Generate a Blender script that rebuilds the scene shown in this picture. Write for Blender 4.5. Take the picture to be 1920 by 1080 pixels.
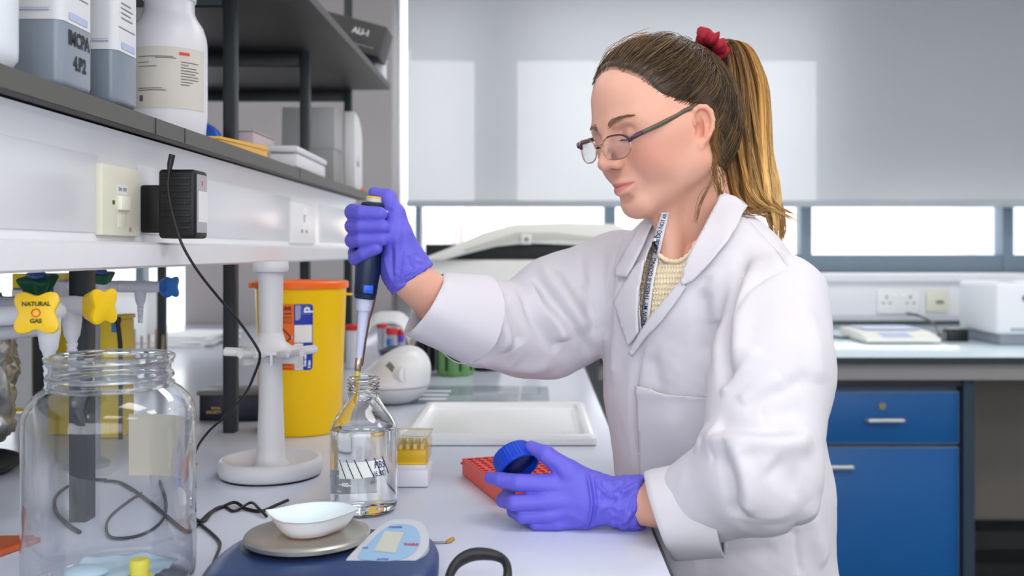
import bpy, bmesh, math, random
import numpy as np
from mathutils import Vector, Matrix, Euler
from mathutils.bvhtree import BVHTree
random.seed(7); rng = np.random.default_rng(7)
for o in list(bpy.data.objects): bpy.data.objects.remove(o)
SC = bpy.context.scene; COL = SC.collection
PI = math.pi
# ------------------------------------------------------------------ camera, world, sun, lights, exposure
F = 1800.0; CX, CY = 1005.0, 472.0      # focal length and vanishing point, pixels of the 1920x1080 frame
H = 1.285; B = 0.95                     # eye height, worktop height
cam_d = bpy.data.cameras.new('camera'); cam = bpy.data.objects.new('camera', cam_d); COL.objects.link(cam)
cam.location = (0, 0, H); cam.rotation_euler = (PI/2, 0, 0)
cam_d.sensor_width = 36; cam_d.lens = 36*F/1920
cam_d.shift_x = (960-CX)/1920; cam_d.shift_y = -(540-CY)/1920
cam_d.clip_start = 0.05
cam_d.dof.use_dof = True; cam_d.dof.focus_distance = 1.2; cam_d.dof.aperture_fstop = 4.8
SC.camera = cam
SC.view_settings.view_transform = 'Standard'; SC.view_settings.look = 'None'
SC.view_settings.gamma = 1; SC.view_settings.exposure = 0.27; SC.view_settings.use_curve_mapping = False
SC.cycles.use_denoising = True
SC.cycles.caustics_reflective = False; SC.cycles.caustics_refractive = True
SC.cycles.max_bounces = 14; SC.cycles.transmission_bounces = 14; SC.cycles.transparent_max_bounces = 16
w = bpy.data.worlds.new('sky'); SC.world = w; w.use_nodes = True
w.node_tree.nodes['Background'].inputs[0].default_value = (0.93, 0.97, 1.0, 1)
w.node_tree.nodes['Background'].inputs[1].default_value = 2.6
sun = bpy.data.lights.new('sun', 'SUN'); sun.energy = 5.0; sun.angle = 0.03; sun.color = (1, .96, .9)
so = bpy.data.objects.new('sun', sun); COL.objects.link(so); so.rotation_euler = (-math.radians(40), 0, 0)
LAMPS = [(-1.3, -1.2), (0.7, -1.2), (2.4, -1.2), (-1.3, 0.75), (0.7, 0.55), (2.4, 0.75), (-1.3, 2.7), (0.7, 2.7), (2.4, 2.7)]
LAMP_W = 7.0
for (x, y) in LAMPS:
    l = bpy.data.lights.new('ceiling_lamp', 'AREA'); l.shape = 'RECTANGLE'; l.size = 1.1; l.size_y = 0.55
    l.energy = LAMP_W; l.color = (1.0, 0.975, 0.965)
    lo = bpy.data.objects.new('ceiling_lamp', l); COL.objects.link(lo); lo.location = (x, y, 2.765)

dl = bpy.data.lights.new('fill_light', 'AREA'); dl.shape = 'RECTANGLE'; dl.size = 4.9; dl.size_y = 1.3; dl.energy = 34; dl.color = (.95, .97, 1.0)
do = bpy.data.objects.new('fill_light', dl); COL.objects.link(do); do.location = (-.1, -2.52, 1.72); do.rotation_euler = (PI/2, 0, 0)   # added fill light behind the camera

# ------------------------------------------------------------------ helpers
def at(px, py, D): return Vector(((px-CX)*D/F, D, H-(py-CY)*D/F))
def bench_d(py): return (H-B)*F/(py-CY)
def on_bench(px, py):
    D = bench_d(py); return Vector(((px-CX)*D/F, D, B))
def lin(c): return tuple((v/255/12.92 if v/255 <= .04045 else ((v/255+.055)/1.055)**2.4) for v in c)
MATS = {}
def M(name, c=(200, 200, 200), rough=.5, metal=0., spec=.5, trans=0., ior=1.45, noise=0., nscale=40., bump=0., bscale=200., sss=0., coat=0., alpha=1., attr=None, emit=None, estr=1., sheen=0.):
    if name in MATS: return MATS[name]
    m = bpy.data.materials.new(name); m.use_nodes = True; nt = m.node_tree; b = nt.nodes['Principled BSDF']
    col = (*lin(c), 1)
    b.inputs['Base Color'].default_value = col; b.inputs['Roughness'].default_value = rough
    b.inputs['Metallic'].default_value = metal; b.inputs['Specular IOR Level'].default_value = spec
    b.inputs['Transmission Weight'].default_value = trans; b.inputs['IOR'].default_value = ior
    b.inputs['Coat Weight'].default_value = coat; b.inputs['Alpha'].default_value = alpha
    b.inputs['Sheen Weight'].default_value = sheen
    if sss:
        b.inputs['Subsurface Weight'].default_value = sss; b.inputs['Subsurface Radius'].default_value = (1, .35, .2); b.inputs['Subsurface Scale'].default_value = .006
    if emit: b.inputs['Emission Color'].default_value = (*lin(emit), 1); b.inputs['Emission Strength'].default_value = estr
    tc = nt.nodes.new('ShaderNodeTexCoord')
    src = None
    if attr:
        a = nt.nodes.new('ShaderNodeAttribute'); a.attribute_name = attr; src = a.outputs['Color']
    if noise:
        n = nt.nodes.new('ShaderNodeTexNoise'); n.inputs['Scale'].default_value = nscale; n.inputs['Detail'].default_value = 4
        nt.links.new(tc.outputs['Object'], n.inputs['Vector'])
        mr = nt.nodes.new('ShaderNodeMapRange'); mr.inputs['To Min'].default_value = 1-noise; mr.inputs['To Max'].default_value = 1+noise
        nt.links.new(n.outputs['Fac'], mr.inputs['Value'])
        mx = nt.nodes.new('ShaderNodeMix'); mx.data_type = 'RGBA'; mx.blend_type = 'MULTIPLY'; mx.inputs[0].default_value = 1
        if src: nt.links.new(src, mx.inputs[6])
        else: mx.inputs[6].default_value = col
        nt.links.new(mr.outputs[0], mx.inputs[7]); src = mx.outputs[2]
    if src: nt.links.new(src, b.inputs['Base Color'])
    if bump:
        n = nt.nodes.new('ShaderNodeTexNoise'); n.inputs['Scale'].default_value = bscale; n.inputs['Detail'].default_value = 3
        nt.links.new(tc.outputs['Object'], n.inputs['Vector'])
        bp = nt.nodes.new('ShaderNodeBump'); bp.inputs['Strength'].default_value = bump; bp.inputs['Distance'].default_value = .002
        nt.links.new(n.outputs['Fac'], bp.inputs['Height']); nt.links.new(bp.outputs[0], b.inputs['Normal'])
    MATS[name] = m; return m
def thin_glass(name, c=(250, 252, 253), refl=.08, rough=.02, fres=True, pw=2.2, gain=.75):
    "a thin clear pane: light passes straight on, a little is mirrored"
    if name in MATS: return MATS[name]
    m = bpy.data.materials.new(name); m.use_nodes = True; nt = m.node_tree; nt.nodes.remove(nt.nodes['Principled BSDF'])
    out = nt.nodes['Material Output']; t = nt.nodes.new('ShaderNodeBsdfTransparent'); t.inputs[0].default_value = (*lin(c), 1)
    g = nt.nodes.new('ShaderNodeBsdfGlossy'); g.inputs['Roughness'].default_value = rough
    mx = nt.nodes.new('ShaderNodeMixShader')
    if fres:
        lw = nt.nodes.new('ShaderNodeLayerWeight'); lw.inputs[0].default_value = .5
        p = nt.nodes.new('ShaderNodeMath'); p.operation = 'POWER'; p.inputs[1].default_value = pw; nt.links.new(lw.outputs['Facing'], p.inputs[0])
        ma = nt.nodes.new('ShaderNodeMath'); ma.operation = 'MULTIPLY_ADD'; ma.inputs[1].default_value = gain; ma.inputs[2].default_value = refl
        nt.links.new(p.outputs[0], ma.inputs[0]); nt.links.new(ma.outputs[0], mx.inputs[0])
    else: mx.inputs[0].default_value = refl
    nt.links.new(t.outputs[0], mx.inputs[1]); nt.links.new(g.outputs[0], mx.inputs[2]); nt.links.new(mx.outputs[0], out.inputs[0])
    MATS[name] = m; return m

class MB:
    "collects shapes as one mesh, world coordinates"
    def __init__(s): s.v = []; s.f = []
    def add(s, verts, faces):
        n = len(s.v); s.v += [tuple(v) for v in verts]; s.f += [tuple(i+n for i in f) for f in faces]; return s
    def bm(s, bm, M_=None):
        bm.verts.index_update()
        vs = [(M_ @ v.co if M_ else v.co.copy()) for v in bm.verts]
        s.add(vs, [[v.index for v in f.verts] for f in bm.faces]); bm.free(); return s
    def box(s, c, size, r=0., rot=None, seg=2, taper=1.):
        bm = bmesh.new(); bmesh.ops.create_cube(bm, size=1)
        for v in bm.verts:
            k = taper if v.co.z > 0 else 1
            v.co = Vector((v.co.x*size[0]*k, v.co.y*size[1]*k, v.co.z*size[2]))
        if r: bmesh.ops.bevel(bm, geom=list(bm.edges), offset=r, segments=seg, profile=.5, affect='EDGES')
        Mx = Matrix.Translation(Vector(c)) @ (rot.to_matrix().to_4x4() if isinstance(rot, Euler) else (rot.to_4x4() if rot else Matrix()))
        return s.bm(bm, Mx)
    def b2(s, lo, hi, r=0., seg=2):
        lo, hi = Vector(lo), Vector(hi); return s.box((lo+hi)/2, hi-lo, r, None, seg)
    def lathe(s, prof, c=(0, 0, 0), n=32, axis=None, a0=0., a1=2*PI, sx=1., sy=1.):
        "prof: (radius, height) pairs; axis: direction of height"
        full = abs(a1-a0-2*PI) < 1e-6; k = n if full else n+1
        R = Vector((0, 0, 1)).rotation_difference(Vector(axis).normalized()).to_matrix() if axis is not None else Matrix.Identity(3)
        c = Vector(c); vs = []; fs = []
        for (r, h) in prof:
            for i in range(k):
                a = a0+(a1-a0)*i/n; vs.append(c+R@Vector((r*math.cos(a)*sx, r*math.sin(a)*sy, h)))
        for j in range(len(prof)-1):
            for i in range(n):
                i2 = (i+1) % k; fs.append((j*k+i, j*k+i2, (j+1)*k+i2, (j+1)*k+i))
        if full:
            if prof[0][0] > 1e-6: fs.append(tuple(range(k))[::-1])
            if prof[-1][0] > 1e-6: fs.append(tuple((len(prof)-1)*k+i for i in range(k)))
        return s.add(vs, fs)
    def cyl(s, a, b, r0, r1=None, n=16):
        a, b = Vector(a), Vector(b); r1 = r0 if r1 is None else r1
        return s.lathe([(r0, 0), (r1, (b-a).length)], a, n, b-a)
    def tube(s, pts, r, n=8, closed=False, flat=1., up=None):
        pts = [Vector(p) for p in pts]; N = len(pts); rs = r if isinstance(r, (list, tuple)) else [r]*N
        vs = []; fs = []; pn = None
        for i, p in enumerate(pts):
            t = (pts[(i+1) % N]-pts[i-1]) if closed else (pts[min(i+1, N-1)]-pts[max(i-1, 0)])
            t.normalize()
            if up is not None: nrm = Vector(up)
            elif pn is None: nrm = Vector((0, 0, 1)) if abs(t.z) < .9 else Vector((1, 0, 0))
            else: nrm = pn
            nrm = (nrm-t*nrm.dot(t)).normalized(); pn = nrm; bi = t.cross(nrm)
            for k in range(n):
                a = 2*PI*k/n; vs.append(p+nrm*math.cos(a)*rs[i]*flat+bi*math.sin(a)*rs[i])
        m = N if closed else N-1
        for i in range(m):
            for k in range(n):
                k2 = (k+1) % n; i2 = (i+1) % N; fs.append((i*n+k, i*n+k2, i2*n+k2, i2*n+k))
        if not closed: fs.append(tuple(range(n))[::-1]); fs.append(tuple((N-1)*n+k for k in range(n)))
        return s.add(vs, fs)
    def prism(s, poly, d, o=(0, 0, 0), u=(1, 0, 0), v=(0, 0, 1), r=0.):
        "2-D outline in the plane u,v at o, pushed along the vector d"
        o, u, v, d = map(Vector, (o, u, v, d)); bm = bmesh.new()
        vs = [bm.verts.new(o+u*a+v*b) for a, b in poly]; f = bm.faces.new(vs)
        e = bmesh.ops.extrude_face_region(bm, geom=[f]); bmesh.ops.translate(bm, vec=d, verts=[g for g in e['geom'] if isinstance(g, bmesh.types.BMVert)])
        bmesh.ops.recalc_face_normals(bm, faces=list(bm.faces))
        if r: bmesh.ops.bevel(bm, geom=list(bm.edges), offset=r, segments=2, profile=.5, affect='EDGES')
        return s.bm(bm)
    def ball(s, c, r, n=16, m=10, rot=None):
        r = (r, r, r) if not isinstance(r, (tuple, list)) else r; bm = bmesh.new()
        bmesh.ops.create_uvsphere(bm, u_segments=n, v_segments=m, radius=1)
        Mx = Matrix.Translation(Vector(c)) @ (rot.to_matrix().to_4x4() if rot else Matrix()) @ Matrix.Diagonal((*r, 1))
        return s.bm(bm, Mx)
    def sheet(s, P, thick=0.):
        "P[i][j] grid of points"
        a, b = len(P), len(P[0]); vs = [p for row in P for p in row]
        fs = [(i*b+j, i*b+j+1, (i+1)*b+j+1, (i+1)*b+j) for i in range(a-1) for j in range(b-1)]
        return s.add(vs, fs)
def wpos(o):
    p = Vector((0, 0, 0))
    while o: p += Vector(o.location); o = o.parent
    return p
def obj(name, mb, mat, parent=None, smooth=40, sub=0, solid=0., flip=False, colors=None):
    me = bpy.data.meshes.new(name)
    if isinstance(mb, MB): V, Fc = mb.v, mb.f
    else: V, Fc = mb
    if isinstance(V, np.ndarray) and isinstance(Fc, np.ndarray):
        n, k = Fc.shape; me.vertices.add(len(V)); me.vertices.foreach_set('co', np.ascontiguousarray(V, dtype=np.float32).ravel())
        me.loops.add(n*k); me.loops.foreach_set('vertex_index', np.ascontiguousarray(Fc, dtype=np.int32).ravel())
        me.polygons.add(n); me.polygons.foreach_set('loop_start', np.arange(0, n*k, k, dtype=np.int32)); me.update(calc_edges=True)
    else:
        me.from_pydata([tuple(v) for v in V], [], [tuple(int(i) for i in f) for f in Fc]); me.update()
        bm = bmesh.new(); bm.from_mesh(me); bmesh.ops.recalc_face_normals(bm, faces=list(bm.faces)); bm.to_mesh(me); bm.free()
    if colors is not None:
        ca = me.color_attributes.new('tint', 'FLOAT_COLOR', 'POINT')
        cc = np.ones((len(V), 4), dtype=np.float32); cc[:, :3] = colors; ca.data.foreach_set('color', cc.ravel())
    if smooth:
        me.polygons.foreach_set('use_smooth', [True]*len(me.polygons))
        if smooth < 180: me.set_sharp_from_angle(angle=math.radians(smooth))
    if mat: me.materials.append(mat)
    o = bpy.data.objects.new(name, me); COL.objects.link(o)
    if parent:
        me.transform(Matrix.Translation(-wpos(parent))); o.parent = parent
    if solid:
        md = o.modifiers.new('thickness', 'SOLIDIFY'); md.thickness = solid; md.offset = 0
    if sub:
        md = o.modifiers.new('smooth', 'SUBSURF'); md.levels = sub; md.render_levels = sub
    return o
def tag(o, label, cat, group=None, kind=None):
    o['label'] = label; o['category'] = cat
    if group: o['group'] = group
    if kind: o['kind'] = kind
    return o
def thing(name, label, cat, loc=(0, 0, 0), group=None):
    o = bpy.data.objects.new(name, None); COL.objects.link(o); o.location = loc; o.empty_display_size = .02
    return tag(o, label, cat, group)
def struct(name, mb, mat, **k):
    o = obj(name, mb, mat, **k); o['kind'] = 'structure'; return o
def copy_thing(src, loc, label):
    r = src.copy(); COL.objects.link(r); r.location = loc; r['label'] = label
    for ch in src.children:
        c = ch.copy(); COL.objects.link(c); c.parent = r
        for g in ch.children:
            d = g.copy(); COL.objects.link(d); d.parent = c
    return r
def smooth_path(pts, n=8, closed=False):
    "Catmull-Rom through the points"
    P = [Vector(p) for p in pts]; out = []; N = len(P)
    rngi = range(N) if closed else range(N-1)
    for i in rngi:
        if closed: p0, p1, p2, p3 = P[i-1], P[i], P[(i+1) % N], P[(i+2) % N]
        else: p0, p1, p2, p3 = P[max(i-1, 0)], P[i], P[i+1], P[min(i+2, N-1)]
        for k in range(n):
            t = k/n; out.append(.5*((2*p1)+(p2-p0)*t+(2*p0-5*p1+4*p2-p3)*t*t+(3*p1-p0-3*p2+p3)*t**3))
    if not closed: out.append(P[-1])
    return out
_fc = {}
def text2d(body, size=1., bold=0., align='CENTER'):
    "outline letters as a flat triangle mesh in the unit plane"
    cu = bpy.data.curves.new('t', 'FONT'); cu.body = body; cu.size = size; cu.align_x = align; cu.align_y = 'CENTER'; cu.offset = bold; cu.resolution_u = 3
    o = bpy.data.objects.new('t', cu); COL.objects.link(o)
    dg = bpy.context.evaluated_depsgraph_get(); me = bpy.data.meshes.new_from_object(o.evaluated_get(dg))
    V = [v.co.copy() for v in me.vertices]; Fc = [tuple(p.vertices) for p in me.polygons]
    bpy.data.objects.remove(o); bpy.data.curves.remove(cu); bpy.data.meshes.remove(me); return V, Fc
def text_on(mb, body, size, fn, bold=0., align='CENTER', ux=1., dx=0., dy=0., turn=0):
    "letters laid on the surface point fn(u, v)"
    V, Fc = text2d(body, size, bold, align)
    q = []
    for v in V:
        x, y = v.x*ux, v.y
        if turn == 90: x, y = -y, x
        if turn == -90: x, y = y, -x
        q.append(fn(x+dx, y+dy))
    mb.add(q, Fc); return mb
def rect_on(mb, u0, v0, u1, v1, fn, n=8, m=1):
    return mb.sheet([[fn(u0+(u1-u0)*i/n, v0+(v1-v0)*j/m) for j in range(m+1)] for i in range(n+1)])
def plane_fn(o, u, v):
    o, u, v = Vector(o), Vector(u).normalized(), Vector(v).normalized(); return lambda a, b: o+u*a+v*b
def cyl_fn(c, r, az0, z0):
    "u: arc length to the right seen from outside, v: up"
    c = Vector(c); return lambda u, v: Vector((c.x+r*math.cos(az0+u/r), c.y+r*math.sin(az0+u/r), z0+v))

# ------------------------------------------------------------------ signed distance modelling
def smin(a, b, k):
    h = np.clip(.5+.5*(b-a)/k, 0, 1); return b*(1-h)+a*h-k*h*(1-h)
class Vol:
    def __init__(s, lo, hi, h):
        s.lo = np.array(lo, dtype=np.float32); s.h = h; s.n = np.ceil((np.array(hi)-np.array(lo))/h).astype(int)+1
        s.ax = [s.lo[i]+h*np.arange(s.n[i], dtype=np.float32) for i in range(3)]
        s.d = np.full(tuple(s.n), 1.0, dtype=np.float32)
    def win(s, lo, hi):
        i0 = np.clip(np.floor((np.array(lo)-s.lo)/s.h).astype(int), 0, s.n); i1 = np.clip(np.ceil((np.array(hi)-s.lo)/s.h).astype(int)+1, 0, s.n)
        return tuple(slice(a, b) for a, b in zip(i0, i1))
    def pts(s, w): return s.ax[0][w[0]][:, None, None], s.ax[1][w[1]][None, :, None], s.ax[2][w[2]][None, None, :]
    def put(s, w, f, k, op):
        if any(q.stop <= q.start for q in w): return
        d = s.d[w]
        if op == 'add': s.d[w] = smin(d, f, k) if k else np.minimum(d, f)
        elif op == 'sub': s.d[w] = -smin(-d, f, k) if k else np.maximum(d, -f)
        else: s.d[w] = -smin(-d, -f, k) if k else np.maximum(d, f)
    def ell(s, c, r, k=.01, R=None, op='add', pad=None):
        c = np.array(c, dtype=np.float32); r = np.array(r if hasattr(r, '__len__') else (r, r, r), dtype=np.float32)
        e = (r.max() if R is not None else r)+(pad if pad is not None else k*1.5+.012); w = s.win(c-e, c+e); X, Y, Z = s.pts(w); X, Y, Z = X-c[0], Y-c[1], Z-c[2]
        if R is not None:
            R = np.array(R, dtype=np.float32)      # columns are the ellipsoid axes
            X, Y, Z = (R[0, i]*X+R[1, i]*Y+R[2, i]*Z for i in range(3))
        q = np.sqrt((X/r[0])**2+(Y/r[1])**2+(Z/r[2])**2); g = np.sqrt((X/r[0]**2)**2+(Y/r[1]**2)**2+(Z/r[2]**2)**2)
        s.put(w, q*(q-1)/np.maximum(g, 1e-6), k, op); return s
    def cone(s, a, b, ra, rb, k=.01, flat=None, op='add', pad=None):
        "rounded limb from a to b; flat = (axis, factor) squeezes its section"
        a = np.array(a, dtype=np.float32); b = np.array(b, dtype=np.float32); m = max(ra, rb)*(max(1, 1/flat[1]) if flat else 1)+(pad if pad is not None else k*1.5+.012)
        w = s.win(np.minimum(a, b)-m, np.maximum(a, b)+m); X, Y, Z = s.pts(w); X, Y, Z = X-a[0], Y-a[1], Z-a[2]; ab = b-a; L2 = float(ab@ab)
        t = np.clip((X*ab[0]+Y*ab[1]+Z*ab[2])/L2, 0, 1)
        ex, ey, ez = X-t*ab[0], Y-t*ab[1], Z-t*ab[2]
        d2 = ex**2+ey**2+ez**2
        if flat:
            u = np.array(flat[0], dtype=np.float32); u /= np.linalg.norm(u); q = ex*u[0]+ey*u[1]+ez*u[2]; d2 = d2+q*q*(1/flat[1]**2-1)
        s.put(w, np.sqrt(d2)-(ra+(rb-ra)*t), k, op); return s
    def chain(s, pts, rs, k=.01, kj=.004, **kw):
        v = kw.get('flat')
        for i in range(len(pts)-1): s.cone(pts[i], pts[i+1], rs[i], rs[i+1], k if i == 0 else kj, **kw)
        return s
    def half(s, p, n, k=0.):
        "keeps what lies behind the plane"
        n = np.array(n, dtype=np.float32); n /= np.linalg.norm(n); w = tuple(slice(0, q) for q in s.n); X, Y, Z = s.pts(w)
        s.put(w, (X-p[0])*n[0]+(Y-p[1])*n[1]+(Z-p[2])*n[2], k, 'int'); return s
    def mesh(s, smooth=1):
        "naive surface nets"
        d = s.d; n = d.shape; ins = d < 0
        c = np.zeros((n[0]-1, n[1]-1, n[2]-1), dtype=np.int8)
        for i in (0, 1):
            for j in (0, 1):
                for k in (0, 1): c += ins[i:n[0]-1+i, j:n[1]-1+j, k:n[2]-1+k]
        cells = np.argwhere((c > 0) & (c < 8)); idx = np.full(c.shape, -1, dtype=np.int64); idx[tuple(cells.T)] = np.arange(len(cells))
        acc = np.zeros((len(cells), 3)); cnt = np.zeros(len(cells)); C = [(i, j, k) for i in (0, 1) for j in (0, 1) for k in (0, 1)]
        val = {q: d[cells[:, 0]+q[0], cells[:, 1]+q[1], cells[:, 2]+q[2]] for q in C}
        for q in C:
            for a in range(3):
                if q[a]: continue
                r = list(q); r[a] = 1; r = tuple(r); v0, v1 = val[q], val[r]; m = (v0 < 0) != (v1 < 0)
                t = np.where(m, v0/np.where(m, v0-v1, 1), 0); p = np.repeat(np.array(q, dtype=float)[None], len(cells), 0); p[:, a] += t
                acc[m] += p[m]; cnt[m] += 1
        V = (cells+acc/cnt[:, None])*s.h+s.lo; Fs = []
        for a in range(3):
            b_, c_ = (a+1) % 3, (a+2) % 3
            s0 = [slice(None)]*3; s1 = [slice(None)]*3; s0[a] = slice(0, -1); s1[a] = slice(1, None)
            x = ins[tuple(s0)]; y = ins[tuple(s1)]; e = np.argwhere(x != y); e = e[(e[:, b_] > 0) & (e[:, c_] > 0) & (e[:, b_] < n[b_]-1) & (e[:, c_] < n[c_]-1)]
            fl = x[tuple(e.T)]; o1 = np.zeros(3, int); o1[b_] = 1; o2 = np.zeros(3, int); o2[c_] = 1
            g = lambda q: idx[tuple(q.T)]
            quad = np.stack([g(e-o1-o2), g(e-o2), g(e), g(e-o1)], 1); quad[~fl] = quad[~fl][:, ::-1]; Fs.append(quad)
        Fq = np.concatenate(Fs); Fq = Fq[(Fq >= 0).all(1)]
        return lap(V, Fq, smooth), Fq
def edges_of(Fq):
    e = np.concatenate([Fq[:, [i, (i+1) % Fq.shape[1]]] for i in range(Fq.shape[1])]); return np.unique(np.sort(e, 1), axis=0)
def lap(V, Fq, it, lam=.5):
    if not it: return V
    e = edges_of(Fq); deg = np.bincount(e.ravel(), minlength=len(V)).astype(float); deg[deg == 0] = 1
    for _ in range(it):
        for L in (lam, -lam*1.04):
            a = np.stack([np.bincount(e[:, 0], V[e[:, 1], i], len(V))+np.bincount(e[:, 1], V[e[:, 0], i], len(V)) for i in range(3)], 1)/deg[:, None]; V = V+L*(a-V)
    return V
def vnormals(V, Fq):
    n = np.cross(V[Fq[:, 2]]-V[Fq[:, 0]], V[Fq[:, 3 % Fq.shape[1]]]-V[Fq[:, 1]]) if Fq.shape[1] == 4 else np.cross(V[Fq[:, 1]]-V[Fq[:, 0]], V[Fq[:, 2]]-V[Fq[:, 0]])
    out = np.stack([sum(np.bincount(Fq[:, k], n[:, i], len(V)) for k in range(Fq.shape[1])) for i in range(3)], 1); return out/np.maximum(np.linalg.norm(out, axis=1), 1e-12)[:, None]
def subdiv(V, Fq):
    "splits each quad in four"
    e = np.concatenate([Fq[:, [i, (i+1) % 4]] for i in range(4)]); es = np.sort(e, 1); u, inv = np.unique(es, axis=0, return_inverse=True); inv = inv.ravel()
    n = len(V); m = len(Fq); ev = n+inv.reshape(4, m).T; fv = n+len(u)+np.arange(m)
    V2 = np.concatenate([V, (V[u[:, 0]]+V[u[:, 1]])/2, V[Fq].mean(1)])
    F2 = np.concatenate([np.stack([Fq[:, i], ev[:, i], fv, ev[:, i-1]], 1) for i in range(4)]); return V2, F2
def seg_dist(V, P):
    "distance of points to a polyline and the place along it (0..1)"
    best = np.full(len(V), 9.); tt = np.zeros(len(V)); n = len(P)-1
    for i in range(n):
        a = np.array(P[i]); ab = np.array(P[i+1])-a; t = np.clip(((V-a)@ab)/max(ab@ab, 1e-12), 0, 1); d = np.linalg.norm(V-a-t[:, None]*ab, axis=1); m = d < best; best[m] = d[m]; tt[m] = (i+t[m])/n
    return best, tt
def project(V):
    V = np.asarray(V); return np.stack([CX+F*V[:, 0]/V[:, 1], CY-F*(V[:, 2]-H)/V[:, 1]], 1)
def keep_faces(V, Fq, mask):
    "keeps faces where mask is true and drops loose points"
    Fq = Fq[mask]; u, inv = np.unique(Fq, return_inverse=True); return V[u], inv.reshape(Fq.shape), u
def in_poly(P, poly):
    poly = np.array(poly, float); c = np.zeros(len(P), bool); n = len(poly)
    for i in range(n):
        a, b = poly[i], poly[i-1]; m = (a[1] > P[:, 1]) != (b[1] > P[:, 1]); m &= P[:, 0] < (b[0]-a[0])*(P[:, 1]-a[1])/((b[1]-a[1]) or 1e-9)+a[0]; c ^= m
    return c
def noise3(V, s, seed=0):
    "cheap smooth noise from a few sine waves"
    r = np.random.default_rng(seed); o = np.zeros(len(V))
    for i in range(6):
        k = r.normal(size=3); k /= np.linalg.norm(k); o += np.sin(V@k*s*r.uniform(.6, 1.6)+r.uniform(0, 6.28))
    return o/6
# ------------------------------------------------------------------ room
WALL = M('wall_paint', (226, 227, 228), .7, noise=.03, nscale=3)
PIER = M('pier_paint', (166, 161, 160), .75, noise=.03, nscale=4)
CEIL = M('ceiling_white', (235, 236, 236), .8)
FLOOR = M('vinyl_floor', (92, 96, 100), .45, noise=.12, nscale=60)
FRAME = M('window_grey', (112, 130, 144), .45)
WHITE = M('white_laminate', (232, 232, 236), .22, spec=.5)
CHAR = M('charcoal_steel', (36, 42, 45), .42, noise=.05)
DARK = M('black_plastic', (22, 23, 26), .4)
YW, X0, X1, Y0, ZC = 4.6, -4.2, 3.3, -2.6, 2.8
struct('floor', MB().b2((X0, Y0, -.1), (X1, YW+.3, 0)), FLOOR)
struct('ceiling', MB().b2((X0, Y0, ZC), (X1, YW+.3, ZC+.1)), CEIL)
struct('wall_left', MB().b2((X0-.1, Y0, 0), (X0, YW+.3, ZC)), WALL)
struct('wall_right', MB().b2((X1, Y0, 0), (X1+.1, YW+.3, ZC)), WALL)
mb = MB(); mb.b2((X0-.1, Y0-.1, 0), (X1+.1, Y0, 1.05)).b2((X0-.1, Y0-.1, 2.4), (X1+.1, Y0, ZC)).b2((X0-.1, Y0-.1, 1.05), (-2.6, Y0, 2.4)).b2((2.4, Y0-.1, 1.05), (X1+.1, Y0, 2.4))
struct('wall_front', mb, WALL)
SILL = H-.10; HEAD = 2.7
WL0, WL1, WR0, WR1 = -3.4, -1.62, -.665, 3.2
SILL2 = .55; mb = MB(); mb.b2((WL1, YW, 0), (X1, YW+.25, SILL)); mb.b2((X0, YW, 0), (WL1, YW+.25, SILL2)); mb.b2((X0, YW, HEAD), (X1, YW+.25, ZC)); mb.b2((X0, YW, SILL2), (WL0, YW+.25, HEAD)); mb.b2((WR1, YW, SILL), (X1, YW+.25, HEAD))
struct('wall_back', mb, WALL)
struct('wall_back_pier', MB().b2((WL1, YW-.18, 0), (WR0, YW+.25, ZC), .004), PIER)
struct('trim_1', MB().b2((WR0, YW-.16, SILL-.04), (X1, YW+.06, SILL), .006), WHITE)      # window board
struct('trim_2', MB().b2((X0, YW-.1, SILL2-.04), (WL1, YW+.06, SILL2), .006), WHITE)
PANE = thin_glass('window_glass', (252, 253, 255), .03)
MASK = M('light_mask_panel', (150, 155, 160), .6)  # unseen panels added behind the blind to shape its bright patches
wf = struct('window_1', MB().b2((WR0, YW+.02, SILL), (WR1, YW+.1, SILL+.085)).b2((WR0, YW+.02, HEAD-.06), (WR1, YW+.1, HEAD)).b2((WR1-.05, YW+.02, SILL), (WR1, YW+.1, HEAD)), FRAME)
TR = H+.285
obj('jamb', MB().b2((WR0, YW+.02, SILL), (WR0+.012, YW+.1, HEAD)), WHITE, wf)
obj('transom', MB().b2((-.60, YW+.02, TR-.03), (WR1, YW+.1, TR+.03)), FRAME, wf)
for x in (-.580, .356, 1.30, 2.27): obj('mullion', MB().b2((x-.026*(x > 0), YW+.015, SILL), (x+.026, YW+.105, TR)), FRAME, wf)
T0 = H+.8826+.286
obj('pane', MB().b2((WR0+.012, YW+.055, TR), (-.58, YW+.06, HEAD-.06)), PANE, wf, smooth=0)
obj('light_mask_panel', MB().b2((-.58, YW+.03, T0), (WR1, YW+.09, HEAD)), MASK, wf)
obj('light_mask_panel', MB().b2((-.285, YW+.03, TR), (-.0865, YW+.09, T0)), MASK, wf)
obj('light_mask_panel', MB().b2((1.30, YW+.03, TR), (WR1, YW+.09, T0)), MASK, wf)
xs = [WR0, -.587, .356, 1.30, 2.27, WR1]
for a, b in zip(xs, xs[1:]): obj('pane', MB().b2((a+.02, YW+.055, SILL+.08), (b-.02, YW+.06, TR)), PANE, wf, smooth=0)
for a, b in ((-.58, -.285), (-.0865, 1.30)): obj('pane', MB().b2((a, YW+.055, TR), (b, YW+.06, T0)), PANE, wf, smooth=0)
w3 = struct('fill_window', MB().b2((-2.6, Y0-.09, 1.05), (2.4, Y0-.03, 1.1)).b2((-2.6, Y0-.09, 2.35), (2.4, Y0-.03, 2.4)), FRAME)  # unseen window added behind the camera to go with the fill light
for x in (-2.575, -1.35, -.1, 1.15, 2.375): obj('mullion', MB().b2((x-.025, Y0-.09, 1.1), (x+.025, Y0-.03, 2.35)), FRAME, w3)
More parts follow.
